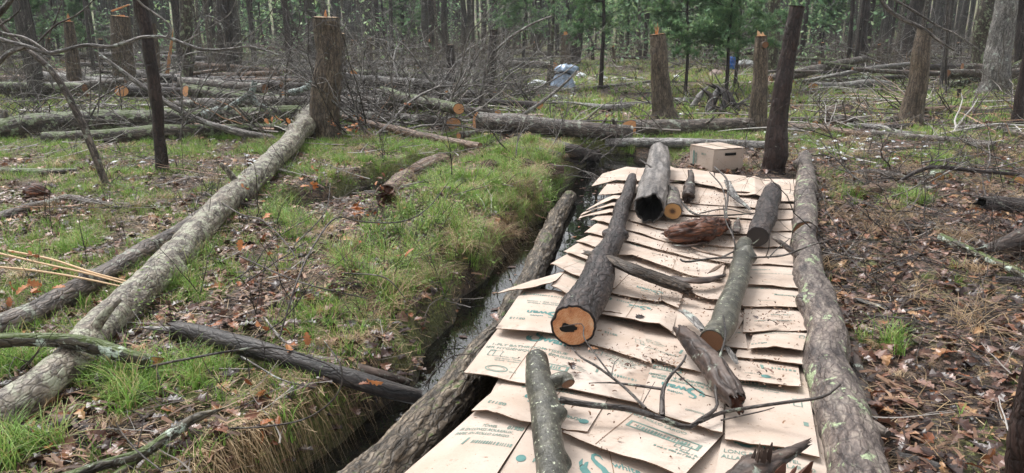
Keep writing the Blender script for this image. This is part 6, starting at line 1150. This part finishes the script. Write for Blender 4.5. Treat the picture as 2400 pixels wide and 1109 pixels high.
rs = np.random.default_rng(13); yw = rs.uniform(2.2, 9.6, 150); xw = np.interp(yw, [p[1] for p in EDGE], [p[0] for p in EDGE])+rs.uniform(-.1, .75, 150)
scatter('floating_leaves', OAK[0]*np.array([1, 1, .25])-np.array([.5, 0, 0]), OAK[1], np.stack([xw, yw, xw*0+WATER+.004], 1), rs.uniform(.02, .075, 150), M_LEAF, 'dead leaves floating on the creek water', 'leaf litter', tilt=.01, seed=14)
# crumbs and sawdust on the cardboard
def crumbs(name, n, blobs, mat, lab, s0, s1, seed, pv, pf, tilt=.4):
    rs = np.random.default_rng(seed); P = []
    tot = sum(b[4] for b in blobs)
    for cu, cv, ru, rv, w_ in blobs:
        for k in range(int(n*w_/tot)):
            u, v = cu+rs.normal()*ru, cv+rs.normal()*rv
            if u > 1880: continue
            P.append(atz(u, v, ZP+.036+rs.uniform(0, .012))[0])
    P = np.array(P); scatter(name, pv, pf, P, rs.uniform(s0, s1, len(P)), mat, lab, 'debris', tilt=tilt, seed=seed)
cv_, cf_ = st*np.array([1, 14, 9]), [[(0, 1, 2, 3), (3, 2, 4, 5)]]
crumbs('bark_crumbs', 2600, [(1600,470,70,22,4),(1640,560,70,25,5),(1540,500,40,15,3),(1690,470,50,20,2),(1560,640,60,25,2),(1620,700,70,30,2),(1530,840,50,20,1.5),(1800,740,60,20,1.5),(1400,840,60,40,.7),(1780,850,60,40,1),(1500,900,160,120,1.2),(1450,430,30,15,1)], M_CHIP, 'dark bark crumbs scattered over the cardboard', .004, .022, 51, cv_, cf_)
crumbs('sawdust', 3600, [(1540,665,60,16,3),(1620,575,60,16,2),(1650,620,60,20,1.5),(1470,655,30,12,1.5),(1560,690,50,12,1.5),(1640,450,50,15,1),(1740,610,40,20,.7)], M_SAW, 'pale sawdust sprinkled on the cardboard by the plank', .003, .009, 52, cv_, cf_)
rs = np.random.default_rng(4)
for k, (u, v) in enumerate([(1500,745),(1390,820),(1340,860),(1470,855),(1830,735),(1770,745),(1810,757),(1600,890),(1160,745),(1800,870)]):
    P = np.array([atz(u, v, ZP+.055)[0]]); o = scatter('fallen_leaf', OAK[0]-np.array([.5, 0, 0]), OAK[1], P*0, np.array([rs.uniform(.03, .08)]), M_LEAF, None, None, seed=k, tilt=.2, kind=None); o.location = P[0]; tag(o, None, 'leaf', 'single leaves on the cardboard'); later(o, u, 'single dead leaf on the cardboard')
# hanging orange oak leaves as separate sprays
for k, (u, v, z, n, lab) in enumerate([(75,675,.30,9,'big bunch of orange-brown oak leaves at the left edge'), (842,498,.45,8,'bunch of rusty oak leaves on the twig by the pool'), (735,440,.35,7,'pair of tan oak leaf clusters over the lichen log'), (938,600,.5,2,'single orange leaf hung over the bright grass'), (865,895,.12,2,'orange leaf caught on the charred log'), (700,790,.15,3,'tan oak leaves beside the charred log'), (590,940,.1,3,'rust-orange oak leaf standing in the lower left litter'), (640,985,.05,3,'big pinkish leaf spread on the bottom left bank'), (500,760,.15,2,'red-brown leaf upright by the charred log'), (567,584,.3,2,'small orange leaf over the bank grass'), (620,510,.3,2,'yellow-orange leaf above the tussock'), (830,300,.3,12,'row of orange beech leaves behind the creek'), (650,285,.6,6,'orange leaves against the huge mossy log'), (945,245,.5,4,'orange leaves in front of the sawn log'), (120,1030,.03,2,'yellow leaf in the bottom left corner'), (1195,425,.05,2,'orange leaf floating at the creek head')]):
    q = atz(u, v, z)[0]; rs = np.random.default_rng(k); P = rs.normal(size=(n, 3))*np.array([.05, .05, .035])*(1 if n > 2 else .3); o = scatter('leaf_spray', OAK[0], OAK[1], P, rs.uniform(.045, .085, n), M_ORANGE, None, None, seed=k, tilt=1.3, kind=None); o.location = q; tag(o, lab, 'leaves')
flush_labels()
# ---------------------------------------------------------------- damp air
m, n, b, l = nodes('damp_air'); pv = n.nodes.new('ShaderNodeVolumePrincipled'); pv.inputs['Color'].default_value = (.86, .92, .95, 1); pv.inputs['Density'].default_value = .0008; pv.inputs['Anisotropy'].default_value = .2
l(pv.outputs[0], n.nodes['Material Output'].inputs['Volume']); n.nodes.remove(b)
X0, X1, Y0, Y1, Z0, Z1 = -420, 420, -80, 470, -2, 40
hv = [(x, y, z) for z in (Z0, Z1) for y in (Y0, Y1) for x in (X0, X1)]
tag(mesh_np('haze', hv, [[(0, 2, 3, 1), (4, 5, 7, 6), (0, 1, 5, 4), (2, 6, 7, 3), (0, 4, 6, 2), (1, 3, 7, 5)]], m, smooth=False), 'thin damp air between the trees', 'haze', None, 'stuff')
